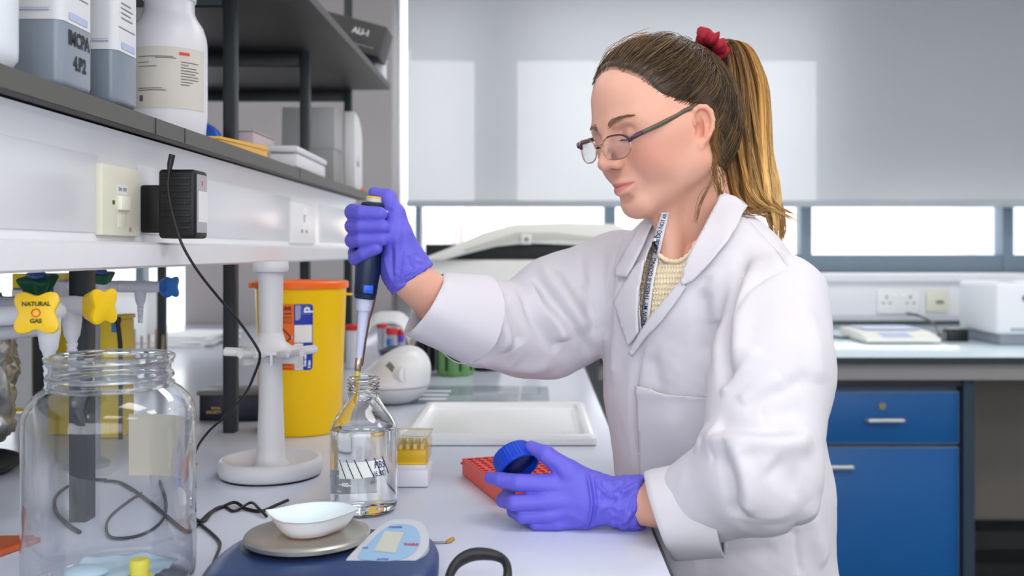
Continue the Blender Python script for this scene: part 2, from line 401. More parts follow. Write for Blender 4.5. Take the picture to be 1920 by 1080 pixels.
for a, b in ((-2.55, -1.375), (-1.325, -.125), (-.075, 1.125), (1.175, 2.35)): obj('pane', MB().b2((a, Y0-.065, 1.1), (b, Y0-.06, 2.35)), PANE, w3, smooth=0)
w2 = struct('window_2', MB().b2((WL0, YW+.02, SILL2), (WL1, YW+.1, SILL2+.05)).b2((WL0, YW+.02, HEAD-.06), (WL1, YW+.1, HEAD)).b2((WL1-.03, YW+.02, SILL2), (WL1, YW+.1, HEAD)).b2((WL0, YW+.02, SILL2), (WL0+.05, YW+.1, HEAD)), FRAME)
obj('mullion', MB().b2((-1.93, YW+.02, SILL2), (-1.89, YW+.1, HEAD)), FRAME, w2)
for a, b in ((WL0, -1.91), (-1.91, WL1)): obj('pane', MB().b2((a+.02, YW+.055, SILL2+.04), (b-.02, YW+.06, HEAD-.05)), PANE, w2, smooth=0)
# outside: pale brick block across the yard
BRICK = M('pale_brick', (238, 214, 204), .9, noise=.06, nscale=9)
STONE = M('pale_render', (240, 240, 240), .9)
tag(struct('ground_outside', MB().b2((-30, 5.2, -4.2), (30, 60, -4)), STONE), 'pale paved yard outside the window', 'ground')
bd = thing('office_building', 'pale brick building across the yard seen below the roller blind', 'building', (3, 16, -4))
obj('wall', MB().b2((-1.2, 16, -4), (14, 22, 3.2)), BRICK, bd)
obj('wall_pier', MB().b2((7.2, 15.7, -4), (7.9, 16.2, 3.2)), M('grey_render', (196, 202, 214), .9), bd)
for x in (.2, 2.6, 5.0, 9.6, 12.0):
    f = obj('window', MB().b2((x, 15.9, -.2), (x+1.5, 16.1, 1.15)), M('white_window_frame', (246, 246, 248), .5), bd)
    obj('pane', MB().b2((x+.12, 15.88, -.1), (x+1.38, 15.93, 1.05)), M('far_glass', (205, 215, 225), .1), f)
bd2 = thing('glazed_building', 'white building with tall grey posts far left outside the window', 'building', (-4, 20, -4))
obj('wall', MB().b2((-9, 20, -4), (-1.6, 25, 2.2)), STONE, bd2)
for x in (-1.9, -2.6, -3.6, -5.2): obj('post', MB().b2((x, 19.6, -4), (x+.22, 20.1, 2.0)), M('grey_render', (196, 202, 214), .9), bd2)
# ceiling luminaires
LED = M('lamp_diffuser', (255, 255, 255), .5, emit=(255, 253, 250), estr=2.0)
c0 = None
for i, (x, y) in enumerate(LAMPS):
    lbl = 'white ceiling light panel '+{-1.3: 'over the reagent shelf', .7: 'over the bench edge', 2.4: 'on the blue cabinet side'}[x]+', '+('in the row by the roller blind' if y > 2 else 'in the middle row' if y > 0 else 'in the row farthest from the blind')
    if c0 is None:
        c0 = thing('ceiling_light', lbl, 'light', (x, y, ZC), 'ceiling light panels')
        obj('housing', MB().b2((x-.6, y-.32, ZC-.03), (x+.6, y+.32, ZC)), WHITE, c0)
        obj('diffuser', MB().b2((x-.57, y-.29, ZC-.032), (x+.57, y+.29, ZC-.0301)), LED, c0)
    else: copy_thing(c0, (x, y, ZC), lbl)
# roller blind
m = bpy.data.materials.new('blind_fabric'); m.use_nodes = True; nt = m.node_tree; nt.nodes.remove(nt.nodes['Principled BSDF'])
df = nt.nodes.new('ShaderNodeBsdfDiffuse'); tl = nt.nodes.new('ShaderNodeBsdfTranslucent'); mx = nt.nodes.new('ShaderNodeMixShader')
df.inputs[0].default_value = (*lin((191, 193, 196)), 1); tl.inputs[0].default_value = (*lin((226, 228, 232)), 1); mx.inputs[0].default_value = .26
wv = nt.nodes.new('ShaderNodeTexNoise'); tc = nt.nodes.new('ShaderNodeTexCoord'); mp = nt.nodes.new('ShaderNodeMapping'); mp.inputs['Scale'].default_value = (300, 1, 12)
nt.links.new(tc.outputs['Object'], mp.inputs[0]); nt.links.new(mp.outputs[0], wv.inputs['Vector']); wv.inputs['Scale'].default_value = 1
bp = nt.nodes.new('ShaderNodeBump'); bp.inputs['Strength'].default_value = .15; bp.inputs['Distance'].default_value = .001; nt.links.new(wv.outputs['Fac'], bp.inputs['Height']); nt.links.new(bp.outputs[0], df.inputs['Normal'])
nt.links.new(df.outputs[0], mx.inputs[1]); nt.links.new(tl.outputs[0], mx.inputs[2]); nt.links.new(mx.outputs[0], nt.nodes['Material Output'].inputs[0])
YB = 4.45; ZB = H+.225
rb = thing('roller_blind', 'wide pale grey roller blind pulled most of the way down the window', 'blind', (1.3, YB, 2.6))
P = [[Vector((-.598+(3.1+.598)*i/60, YB+.004*math.sin(i*.7)*(1-j/12), ZB+(2.62-ZB)*j/12)) for j in range(13)] for i in range(61)]
obj('fabric', MB().sheet(P), m, rb, smooth=180)
obj('bottom_bar', MB().b2((-.602, YB-.012, ZB-.018), (3.1, YB+.012, ZB+.012), .008), M('blind_bar', (172, 180, 186), .5), rb)
obj('roller', MB().cyl((-.6, YB+.03, 2.62), (3.1, YB+.03, 2.62), .03), WHITE, rb)
# dado trunking under the window
tk = thing('wall_trunking', 'white cable trunking along the wall below the window board', 'trunking', (1.6, 4.5, 1.0))
obj('body', MB().b2((.2, 4.47, B+.012), (X1, YW, H-.135), .006), WHITE, tk)
obj('lower_edge', MB().b2((.2, 4.462, B+.012), (X1, 4.472, B+.04), .003), M('trunk_grey', (196, 198, 206), .4), tk)
DBL = M('socket_white', (236, 236, 238), .35)
CREAM = M('switch_cream', (226, 224, 204), .4)
def wall_box(px0, px1, py0, py1, D, mat):
    a, b = at(px0, py1, D), at(px1, py0, D); return MB().b2((a.x, D-.014, a.z), (b.x, D+.002, b.z), .004), a, b
mb, a, b = wall_box(1643, 1722, 543, 588, 4.47, DBL); so_ = obj('double_socket', mb, DBL, tk)
mid = (a+b)/2
for dx in (-.055, .055):
    for (ox, oz, w_, h_) in ((0, .022, .007, .014), (-.016, -.006, .012, .006), (.016, -.006, .012, .006)):
        obj('pin_hole', MB().box((mid.x+dx+ox, 4.455, mid.z+oz), (w_, .003, h_)), M('hole_grey', (120, 122, 128), .6), so_)
    obj('rocker', MB().box((mid.x+dx*.35, 4.453, mid.z+.028), (.016, .006, .02), .002), M('rocker_white', (244, 244, 240), .3), so_)
mb, a, b = wall_box(1735, 1776, 545, 585, 4.47, CREAM); s2 = obj('fused_outlet', mb, CREAM, tk); mid = (a+b)/2
obj('fuse_cover', MB().box((mid.x+.01, 4.453, mid.z-.002), (.035, .006, .012), .002), M('fuse_grey', (120, 118, 104), .5), s2)

# ------------------------------------------------------------------ benches
TOP = M('bench_laminate', (206, 211, 226), .2, spec=.5, noise=.012, nscale=25)
EDGE = M('bench_edge', (58, 62, 70), .5)
BX = .143
lb = thing('laboratory_bench', 'long pale laboratory bench the woman works at', 'bench', (-.6, 2.3, 0))
obj('worktop', MB().b2((-1.9, .25, B-.022), (BX-.003, 4.41, B), .002), TOP, lb)
obj('edge_strip', MB().b2((BX-.003, .25, B-.026), (BX, 4.41, B-.001)), EDGE, lb)
obj('apron', MB().b2((-1.8, .35, B-.1), (BX-.06, 4.4, B-.023)), M('apron_grey', (120, 120, 122), .5), lb)
for y in (.6, 1.8, 3.0):
    for x in (BX-.12, -1.7): obj('leg', MB().b2((x-.025, y-.025, 0), (x+.025, y+.025, B-.1)), CHAR, lb)
bb = thing('window_bench', 'pale worktop on grey apron running along the window wall behind the woman', 'bench', (1.6, 3.8, 0))
obj('worktop', MB().b2((.2, 3.05, B-.02), (X1, 4.6, B), .002), M('window_bench_laminate', (204, 220, 228), .15, spec=.6), bb)
obj('edge_strip', MB().b2((.2, 3.045, B-.022), (X1, 3.051, B-.001)), M('edge_green', (38, 48, 50), .5), bb)
obj('apron', MB().b2((.2, 3.07, B-.075), (X1, 3.09, B-.022)), M('apron_warm_grey', (150, 147, 147), .5), bb)
for px in (1812,):
    x = (px-CX)*3.12/F; obj('leg', MB().b2((x-.018, 3.1, 0), (x+.018, 3.15, B-.075)), M('blue_grey_steel', (44, 62, 78), .5), bb)
obj('leg', MB().b2((3.1, 3.1, 0), (3.14, 3.15, B-.075)), MATS['blue_grey_steel'], bb)
obj('rear_panel', MB().b2((1.42, 3.62, .28), (X1, 3.65, B-.075)), M('panel_brown_grey', (120, 114, 108), .7), bb)
obj('foot_rail', MB().b2((1.42, 3.5, .2), (X1, 3.54, .262)), M('rail_dark', (40, 40, 44), .5), bb)
# blue cabinet
BLUE = M('cabinet_blue', (18, 92, 158), .42, noise=.03, nscale=8)
cab = thing('blue_cabinet', 'blue bench cabinet with one drawer over one door behind the woman', 'cabinet', (1.1, 3.35, 0))
cx0, cx1, cy = (1415-CX)*3.12/F, (1799-CX)*3.12/F, 3.12
obj('carcass', MB().b2((cx0, cy+.02, .1), (cx1, cy+.5, H-(720-CY)*3.12/F)), M('carcass_grey', (74, 96, 122), .5), cab)
obj('top_rail', MB().b2((cx0, cy-.01, H-(724-CY)*cy/F), (cx1+.01, cy+.06, H-(710-CY)*cy/F), .003), M('rail_grey', (58, 60, 64), .4), cab)
ez = lambda py: H-(py-CY)*cy/F
HND = M('handle_silver', (206, 208, 210), .35, metal=.5)
def handle(parent, pxa, pxb, py):
    a, b = at(pxa, py, cy), at(pxb, py, cy); hx = MB()
    pts = smooth_path([a+Vector((0, .002, -.004)), a+Vector((.002, -.022, -.002)), a+Vector((.012, -.028, 0)), b+Vector((-.012, -.028, 0)), b+Vector((-.002, -.022, -.002)), b+Vector((0, .002, -.004))], 5)
    hx.tube(pts, .0075, 10); obj('handle', hx, HND, parent)
edge = M('door_edging', (104, 122, 150), .5)
for nm, y0, y1 in (('drawer', 830, 736), ('door', 1205, 840)):
    d_ = obj(nm, MB().b2((cx0+.004, cy-.002, ez(y0)), (cx1-.004, cy+.018, ez(y1)), .0015), BLUE, cab)
    obj('edging', MB().b2((cx0+.002, cy, ez(y0)-.003), (cx1-.001, cy+.016, ez(y1)+.004)), edge, d_)
    if nm == 'drawer':
        handle(d_, 1624, 1689, 786)
        obj('lock', MB().cyl(at(1653, 761, cy)+Vector((0, .002, 0)), at(1653, 761, cy)+Vector((0, -.006, 0)), .0135, .012, 20).b2(at(1653, 761, cy)+Vector((-.0015, -.0065, -.006)), at(1653, 761, cy)+Vector((.0015, -.0055, .006))), M('lock_brass', (150, 142, 122), .4, metal=.6), d_)
    else: handle(d_, 1531, 1595, 873)
obj('plinth', MB().b2((cx0, cy+.05, 0), (cx1, cy+.5, .1)), DARK, cab)

# ------------------------------------------------------------------ reagent shelf and service spine
SLATE = M('shelf_slate', (92, 91, 86), .5, noise=.06, nscale=14)
UNDER = M('shelf_underside', (54, 50, 47), .45, noise=.06, nscale=10)
sh = thing('reagent_shelf', 'two-tier charcoal reagent shelf frame standing on the bench', 'shelf', (-.8, 1.8, B))
ZS0, ZS1 = H+.1527, H+.176; SX = -.50; ZU0, ZU1 = H+.488, H+.508; UX = -.443
def shelf_board(x0, x1, y0, y1, z0, z1, nm):
    s_ = obj(nm, MB().b2((x0, y0, z0), (x1, y1, z1), .0015), UNDER, sh)
    obj('edging', MB().b2((x1-.001, y0, z0+.001), (x1+.0025, y1, z1-.001)), SLATE, s_); return s_
ls = shelf_board(-1.16, SX, .3, 2.857, ZS0, ZS1, 'lower_shelf')
# the shelf edging joints and a rail shadow gap
for px in (288, 343, 560):
    y = SX*F/(px-CX); obj('joint', MB().b2((SX+.002, y-.001, ZS0+.001), (SX+.0032, y+.001, ZS1-.001)), M('joint_dark', (40, 40, 38), .7), ls)
us = shelf_board(-1.16, UX, .3, 2.9, ZU0, ZU1, 'upper_shelf')
for Y in (1.2, 1.784, 2.36, 2.9):
    for X in (-.567, -1.13):
        obj('upright', MB().b2((X-.011, Y-.013, B), (X+.011, Y+.013, 2.25), .0015), CHAR, sh)
    obj('crossbar', MB().b2((-1.116, Y-.012, ZU0-.034), (-.579, Y+.012, ZU0-.001), .002), CHAR, sh)
    obj('crossbar', MB().b2((-1.116, Y-.012, ZS0-.034), (-.579, Y+.012, ZS0-.001), .002), CHAR, sh)
obj('rear_rail', MB().b2((-1.118, .4, ZU0-.05), (-1.10, 2.9, ZU0-.001)), CHAR, sh)
# service trunking under the lower shelf
PANEL = M('trunking_panel', (226, 227, 232), .25, spec=.5)
st = thing('service_trunking', 'white service trunking with sockets fixed under the reagent shelf', 'trunking', (-.55, 1.6, H))
prof = [(-.64, H+.150), (-.518, H+.150), (-.521, H+.142), (-.531, H+.119), (-.531, H+.021), (-.528, H+.013), (-.503, H+.012), (-.5, H+.009), (-.5, H-.018), (-.503, H-.021), (-.60, H-.021), (-.64, H-.005)]
obj('body', MB().prism(prof, (0, 2.45, 0), (0, .32, 0), (1, 0, 0), (0, 0, 1)), WHITE, st)
def front_y(px, X=-.53): return X*F/(px-CX)
for a, b in ((-560, 183), (260, 300), (388, 545), (600, 668)):
    if a == -560: y0, y1 = .34, front_y(b)
    else: y0, y1 = front_y(a), front_y(b)
    obj('front_panel', MB().b2((-.5335, y0, H+.023), (-.529, y1, H+.117), .0015), PANEL, st)
def plate(px0, px1, z0, z1, mat, nm, dep=.009):
    y0, y1 = front_y(px0, -.525), front_y(px1, -.525)
    return obj(nm, MB().b2((-.532, y0, z0), (-.532+dep+.001, y1, z1), .0025), mat, st), y0, y1
p0, y0, y1 = plate(186, 258, H+.020, H+.107, CREAM, 'fused_switch', .010)
ym = (y0+y1)/2; zc = H+.064
obj('label_strip', MB().b2((-.5215, ym-.016, zc+.008), (-.5205, ym+.014, zc+.02), 0), M('strip_white', (236, 236, 236), .4), p0)
obj('rocker', MB().b2((-.523, ym-.014, zc-.012), (-.5155, ym+.014, zc+.006), .002), M('rocker_cream', (240, 239, 222), .3), p0)
obj('fuse_holder', MB().b2((-.523, ym-.014, zc-.034), (-.5205, ym+.012, zc-.016), .001), CREAM, p0)
obj('screw', MB().cyl((-.522, ym-.026, zc-.003), (-.52, ym-.026, zc-.003), .003, n=10), M('screw_grey', (120, 120, 118), .4, metal=.6), p0)
tx = MB(); text_on(tx, 'ON  OFF', .006, lambda u, v: Vector((-.5203, ym-.001+u, zc+.014+v)), .0002); obj('lettering', tx, M('print_grey', (110, 112, 128), .6), p0)
tx = MB(); text_on(tx, '13', .007, lambda u, v: Vector((-.5209, ym+.023+u, zc-.036+v)), .0003); obj('lettering', tx, M('print_dark', (60, 60, 66), .6), p0)
p1, y0, y1 = plate(546, 590, H+.018, H+.108, DBL, 'socket_plate', .008); ym = (y0+y1)/2
hole = M('hole_grey')
for (dy, dz, sy, sz) in ((0, .012, .008, .016), (-.022, -.016, .014, .007), (.022, -.016, .014, .007)): obj('pin_hole', MB().b2((-.5238, ym+dy-sy/2, H+.062+dz-sz/2), (-.5228, ym+dy+sy/2, H+.062+dz+sz/2)), hole, p1)
obj('rocker', MB().b2((-.524, ym-.012, H+.082), (-.519, ym+.01, H+.1), .002), M('rocker_white'), p1)
# yellowed tape mark on the panel
obj('tape_mark', MB().prism([(0, 0), (.12, .012), (.155, -.03), (.11, -.038), (0, -.022)], (.0006, 0, 0), (-.529, .78, H+.094), (0, 1, 0), (0, 0, 1)), M('old_tape', (222, 219, 206), .6), st)
# ------------------------------------------------------------------ things on the shelf
PRINT = M('print_black', (44, 44, 50), .6); LABELW = M('label_white', (226, 227, 229), .55); HDPE = M('white_hdpe', (232, 230, 236), .35, sss=.0)
BLUEP = M('print_blue', (60, 84, 190), .6); REDP = M('print_red', (226, 72, 58), .6); GREYP = M('print_soft_grey', (140, 140, 146), .6)
def square_bottle(name, label, x0, x1, y0, y1, h, mat, lab_lo, marker=False):
    zb = ZS1+.0008; t = thing(name, label, 'bottle', ((x0+x1)/2, (y0+y1)/2, zb), None)
    bm = MB(); bm.b2((x0, y0, zb), (x1, y1, zb+h), .009, 3); obj('body', bm, mat, t)
    cx, cyy = (x0+x1)/2, (y0+y1)/2
    obj('neck', MB().lathe([(.026, 0), (.02, .012), (.016, .018), (.016, .03)], (cx, cyy, zb+h-.004), 24), mat, t)
    obj('cap', MB().lathe([(.019, 0), (.019, .02), (.017, .023), (0, .023)], (cx, cyy, zb+h+.016), 24), M('cap_blue', (40, 70, 150), .4), t)
    lb_ = MB(); lz0, lz1 = zb+lab_lo, zb+h-.015
    r = .009
    path = [(x0+.004, y0-.0006), (x1-r, y0-.0006)]+[(x1-r+(r+.0006)*math.sin(a), y0+r-(r+.0006)*math.cos(a)) for a in (.4, .8, 1.2)]+[(x1+.0006, y0+r), (x1+.0006, y1-.009)]
    lb_.sheet([[Vector((px, py, lz0)), Vector((px, py, lz1))] for px, py in path]); L = obj('label', lb_, LABELW, t)
    fr = plane_fn((x1+.0012, (y0+y1)/2, lz0), (0, 1, 0), (0, 0, 1)); ff = plane_fn(((x0+x1)/2, y0-.0012, lz0), (1, 0, 0), (0, 0, 1))
    w_ = y1-y0; hl = lz1-lz0
    tx = MB()
    for k in range(4): rect_on(tx, -.3*w_, hl*.62-k*.006, (.12+.08*(k % 2))*w_, hl*.62-k*.006+.0016, fr, 2)
    rect_on(tx, -.028*w_/.07, hl*.3, .3*w_, hl*.3+.0012, fr, 2); obj('print', tx, GREYP, L)
    tx = MB(); text_on(tx, 'F', .020, fr, .0008, dx=-.1*w_, dy=hl*.86); obj('logo_print', tx, BLUEP, L); obj('blue_print', rect_on(MB(), -.28*w_, .004, .28*w_, .012, fr, 2), M('print_pale_blue', (186, 198, 226), .6), L)
    tx = MB(); rect_on(tx, -(x1-x0)*.42, .009, (x1-x0)*.3, .0105, ff, 3); rect_on(tx, -(x1-x0)*.42, .012, (x1-x0)*.3, .0125, ff, 3); obj('print', tx, M('print_mauve', (168, 170, 196), .6), L)
    if marker:
        fr2 = plane_fn((x1+.0009, (y0+y1)/2, zb), (0, 1, 0), (0, 0, 1)); tx = MB()
        text_on(tx, 'IMCPA', .0215, fr2, .0009, dx=.002, dy=lab_lo-.016, ux=.78); text_on(tx, '4.P2', .0215, fr2, .0009, dx=.004, dy=lab_lo-.042, ux=.78); obj('marker_writing', tx, PRINT, t)
    return t
LIQ = M('grey_blue_bottle', (146, 156, 168), .3); LIQ2 = M('grey_blue_bottle_dark', (134, 144, 156), .3)
square_bottle('reagent_bottle', 'square grey-blue reagent bottle with white label and black marker writing on the shelf', -.568, -.508, 1.026, 1.102, .19, LIQ, .072, True)
square_bottle('reagent_bottle', 'narrower square grey-blue reagent bottle with white label, beside the round white jar', -.5450, -.5035, 1.150, 1.216, .175, LIQ2, .066)
t = thing('round_bottle', 'white round bottle at the near end of the shelf, cut off by the frame', 'bottle', (-.548, .93, ZS1))
obj('body', MB().lathe([(.0, 0), (.034, 0), (.042, .012), (.0425, .02), (.0425, .13), (.036, .15), (.018, .16), (.018, .175)], (-.549, .93, ZS1+.0008), 32), M('clear_white_plastic', (226, 232, 238), .3), t)
obj('cap', MB().lathe([(.02, 0), (.02, .02), (0, .02)], (-.549, .93, ZS1+.17), 24), HDPE, t)
t = thing('white_jar', 'big round white plastic jar with a cream printed label on the shelf', 'jar', (-.5725, 1.5, ZS1))
jc = (-.5725, 1.5, ZS1+.0008); R_ = .0565
obj('body', MB().lathe([(0, 0), (R_*.93, 0), (R_*.95, .004), (R_*.97, .02), (R_*1.0, .036), (R_*1.0, .138), (R_*.995, .146), (R_*.97, .158), (R_*.88, .174), (R_*.72, .188), (R_*.66, .196), (R_*.655, .215), (R_*.6, .22)], jc, 48), HDPE, t)
obj('cap', MB().lathe([(R_*.7, 0), (R_*.7, .04), (R_*.66, .044), (0, .044)], (jc[0], jc[1], jc[2]+.214), 40), HDPE, t)
az = -PI/2+.35; fn = cyl_fn(jc, R_+.0006, az, jc[2]); lab = MB(); rect_on(lab, -.085, .040, .062, .133, fn, 40, 1)
L = obj('label', lab, M('label_cream', (218, 212, 203), .5), t)
fn2 = cyl_fn(jc, R_+.0012, az, jc[2]); tx = MB(); lines = [(.117, -.05, .006), (.115, -.02, .01), (.108, -.05, -.03), (.102, -.05, -.018), (.069, -.05, -.01), (.066, -.05, -.004)]
for (v, a, b) in lines: rect_on(tx, a, v, b, v+.0011, fn2, 10)
rect_on(tx, -.047, .05, -.04, .059, fn2, 3)
for k in range(9): rect_on(tx, .017, .110-k*.0043, .017+(.03, .012, .026, .03, .024, .03, .03, .02, .014)[k], .1112-k*.0043, fn2, 8)
obj('print', tx, M('print_brown_grey', (104, 98, 96), .6), L)
tx = MB(); rect_on(tx, .0145, .121, .031, .1255, fn2, 6); obj('red_print', tx, REDP, L)
# small things on the lower shelf
t = thing('blue_clip', 'small bright blue plastic clip behind the white jar', 'clip', (-.585, 1.72, ZS1)); p0 = at(398, 240, 1.72)
obj('body', MB().prism([(-.018, 0), (.013, 0), (.013, .022), (.008, .038), (-.004, .048), (-.018, .056)], (0, .03, 0), (p0.x+.004, 1.70, ZS1+.001), (1, 0, 0), (0, 0, 1), .002), M('bright_blue', (24, 84, 196), .4), t)
obj('jaw', MB().box((p0.x+.002, 1.698, ZS1+.02), (.024, .006, .008), .002), M('deep_blue', (18, 60, 150), .4), t)
t = thing('yellow_tray', 'long flat yellow plastic tray lying along the shelf edge', 'tray', (-.53, 1.65, ZS1))
obj('base', MB().prism([(1.525, 0), (1.80, 0), (1.80, .012), (1.525, .002)], (.044, 0, 0), (-.548, 0, ZS1+.001), (0, 1, 0), (0, 0, 1)), M('tray_yellow', (244, 184, 40), .4), t)
obj('lid', MB().prism([(1.523, .0022), (1.802, .0122), (1.802, .0205), (1.523, .0065)], (.048, 0, 0), (-.550, 0, ZS1+.001), (0, 1, 0), (0, 0, 1), .001), MATS['tray_yellow'], t)
t = thing('pink_box', 'small pale pink cardboard box behind the charcoal shelf post', 'box', (-.6, 2.02, ZS1))
obj('carton', MB().b2((-.620, 1.99, ZS1+.001), (-.586, 2.15, ZS1+.073), .0015), M('carton_pink', (206, 188, 192), .6), t)
obj('flap', MB().b2((-.622, 1.988, ZS1+.0735), (-.584, 2.152, ZS1+.076)), M('carton_grey', (190, 180, 186), .6), t)
t = thing('foam_box', 'white expanded foam box at the shelf edge', 'box', (-.54, 2.15, ZS1))
obj('tub', MB().box((-.534, 2.165, ZS1+.016), (.060, .31, .030), .006, Euler((0, 0, .03))), M('foam_white', (230, 228, 232), .6), t)
obj('lid', MB().box((-.534, 2.165, ZS1+.039), (.066, .325, .015), .006, Euler((0, 0, .03))), MATS['foam_white'], t)
t = thing('grey_carton', 'tall grey cardboard carton standing at the far end of the shelf', 'box', (-.62, 2.66, ZS1))
obj('carton', MB().b2((-.69, 2.62, ZS1+.001), (-.552, 2.72, ZS1+.21), .002), M('carton_mid_grey', (168, 167, 166), .65), t)
obj('lid', MB().b2((-.693, 2.617, ZS1+.105), (-.549, 2.723, ZS1+.218), .002), M('carton_light_grey', (182, 182, 182), .65), t)
t = thing('white_file', 'white cardboard file with a sloping top at the end of the shelf', 'file', (-.53, 2.75, ZS1))
obj('case', MB().prism([(2.73, 0), (2.845, 0), (2.848, .16), (2.825, .19), (2.79, .212), (2.73, .222)], (.03, 0, 0), (-.545, 0, ZS1+.001), (0, 1, 0), (0, 0, 1), .001), M('file_white', (232, 231, 232), .6), t)
obj('front_label', MB().b2((-.5146, 2.76, ZS1+.07), (-.514, 2.79, ZS1+.085)), GREYP, t)
obj('side_label', MB().b2((-.5146, 2.775, ZS1+.09), (-.514, 2.779, ZS1+.10)), GREYP, t)
obj('tab', MB().box((-.53, 2.84, ZS1+.185), (.02, .004, .04), .001, Euler((.5, 0, 0))), M('tab_tan', (214, 204, 188), .6), t)
t = thing('orange_bung', 'small orange plastic bung lying at the end of the lower shelf', 'cap', (-.515, 2.83, ZS1))
obj('cap', MB().lathe([(.015, 0), (.016, .003), (.015, .01), (.012, .012), (0, .012)], (-.522, 2.835, ZS1+.0008), 20), M('cap_orange', (240, 96, 48), .4), t)
obj('knob', MB().lathe([(.005, 0), (.005, .004), (0, .004)], (-.522, 2.835, ZS1+.0128), 12), MATS['cap_orange'], t)
# upper shelf
t = thing('dark_case', 'dark grey flat case with white lettering tipped up on the upper shelf', 'case', (-.52, 2.7, ZU1))
Rm = Euler((0, math.radians(15), 0)); cc = at(628, 62, 2.72)
obj('case', MB().box(cc, (.30, .12, .088), .003, Rm), M('case_dark', (66, 64, 63), .5), t)
ff = plane_fn(cc+Rm.to_matrix()@Vector((0, -.0608, 0)), Rm.to_matrix()@Vector((1, 0, 0)), Rm.to_matrix()@Vector((0, 0, 1)))
tx = MB(); text_on(tx, 'ALI-1', .022, ff, .001, dx=.085, dy=.012); obj('lettering', tx, M('print_white', (226, 226, 226), .6), t)
tx = MB(); rect_on(tx, .07, -.025, .13, -.022, ff, 2); obj('line_print', tx, GREYP, t)
t = thing('clear_box', 'clear plastic box with a blue label under the dark case', 'box', (-.46, 2.86, ZU1))
obj('tub', MB().b2((-.53, 2.80, ZU1+.001), (-.447, 2.88, ZU1+.058), .003), M('frosted_plastic', (222, 226, 230), .35), t)
obj('label', MB().b2((-.510, 2.799, ZU1+.012), (-.470, 2.7995, ZU1+.052)), M('label_blue', (70, 96, 190), .5), t)
obj('lid', MB().b2((-.532, 2.798, ZU1+.0585), (-.445, 2.882, ZU1+.064), .002), MATS['frosted_plastic'], t)

# ------------------------------------------------------------------ adapter and its cable
t = thing('power_adapter', 'bulky black ribbed power adapter plugged into the service trunking', 'adapter', (-.50, 1.33, H+.06))
ay0, ay1 = (-.53)*F/(292-CX), .0
# body stands off the trunking, its label side turned to +X
bx0, bx1 = -.530, -.470; by0 = .475*F/(1005-318)-.005; by1 = by0+.058; bz0, bz1 = H+.018, H+.105
bx0, bx1 = at(296, 0, 1.27).x, at(366, 0, 1.27).x; by0, by1 = 1.27, bx1*F/(390-CX)
bz0, bz1 = H-(447-CY)*1.27/F, H-(317-CY)*1.27/F
ab = obj('body', MB().b2((bx0, by0, bz0), (bx1, by1, bz1), .005, 3), M('adapter_black', (16, 16, 18), .45), t)
for k in range(9):
    z = bz0+.012+k*.0082; obj('rib', MB().b2((bx0+.006, by0-.0014, z), (bx1-.006, by0+.001, z+.0045), .0006), MATS['adapter_black'], ab)
obj('rating_label', MB().b2((bx1-.0002, by0+.006, bz0+.008), (bx1+.0004, by1-.005, bz1-.006)), M('label_grey', (172, 172, 176), .4), t)
obj('white_sticker', MB().b2((bx1+.0003, by0+.012, bz0+.022), (bx1+.0008, by1-.006, bz1-.028)), M('sticker_white', (232, 232, 234), .4), t)
obj('red_mark', MB().b2((bx1+.0003, (by0+by1)/2-.001, bz1-.02), (bx1+.0008, (by0+by1)/2+.003, bz1-.014)), REDP, t)
obj('plug', MB().b2((-.5287, by0+.012, bz0+.008), (bx0+.004, by1-.01, bz1-.02), .003), MATS['adapter_black'], t)
CABLE = M('cable_black', (24, 20, 24), .4)
cp = [at(322, 293, 1.262), at(318, 318, 1.260), at(315, 350, 1.258), at(322, 395, 1.256), at(340, 455, 1.25), at(370, 507, 1.26), at(410, 558, 1.28), at(450, 605, 1.30), at(482, 652, 1.31), at(487, 672, 1.315), at(478, 700, 1.33), at(460, 738, 1.36), at(425, 778, 1.40), at(395, 805, 1.42), at(372, 835, 1.44), at(363, 862, 1.46)]
cp.append(Vector((cp[-1].x-.01, 1.50, B+.003)))
obj('cable', MB().tube(smooth_path(cp, 5), .0019, 8), CABLE, t, smooth=180)
obj('strain_relief', MB().tube([at(323, 290, 1.262), at(319, 308, 1.261), at(317, 322, 1.26)], [.0042, .004, .0026], 10), CABLE, t)

# ------------------------------------------------------------------ gas taps under the trunking
TAPW = M('tap_white', (214, 214, 220), .35); TAPY = M('tap_yellow', (244, 200, 14), .35); TAPG = M('tap_green', (16, 84, 56), .4); TAPB = M('tap_blue', (14, 96, 176), .35)
def knob(mb, c, axis, r, h, up=(0, 0, 1), lobes=4, ph=PI/4):
    "four-lobed turning knob widening towards its face"
    ax = Vector(axis).normalized(); u = Vector(up); u = (u-ax*u.dot(ax)).normalized(); v = ax.cross(u); n = 48; c = Vector(c); rings = []
    for (s, hh) in ((.62, 0), (.7, .15), (.93, .7), (1.0, .86), (.97, .97), (.86, 1.0)):
        rings.append([c+ax*h*hh+(u*math.cos(a)+v*math.sin(a))*r*s*(1+(.20 if hh > .1 else .1)*math.cos(lobes*(a-ph))-.10) for a in (2*PI*i/n for i in range(n))])
    vs = [p for q in rings for p in q]; fs = []
    for j in range(len(rings)-1): fs += [(j*n+i, j*n+(i+1) % n, (j+1)*n+(i+1) % n, (j+1)*n+i) for i in range(n)]
    fs += [tuple(range(n))[::-1], tuple((len(rings)-1)*n+i for i in range(n))]; return mb.add(vs, fs)
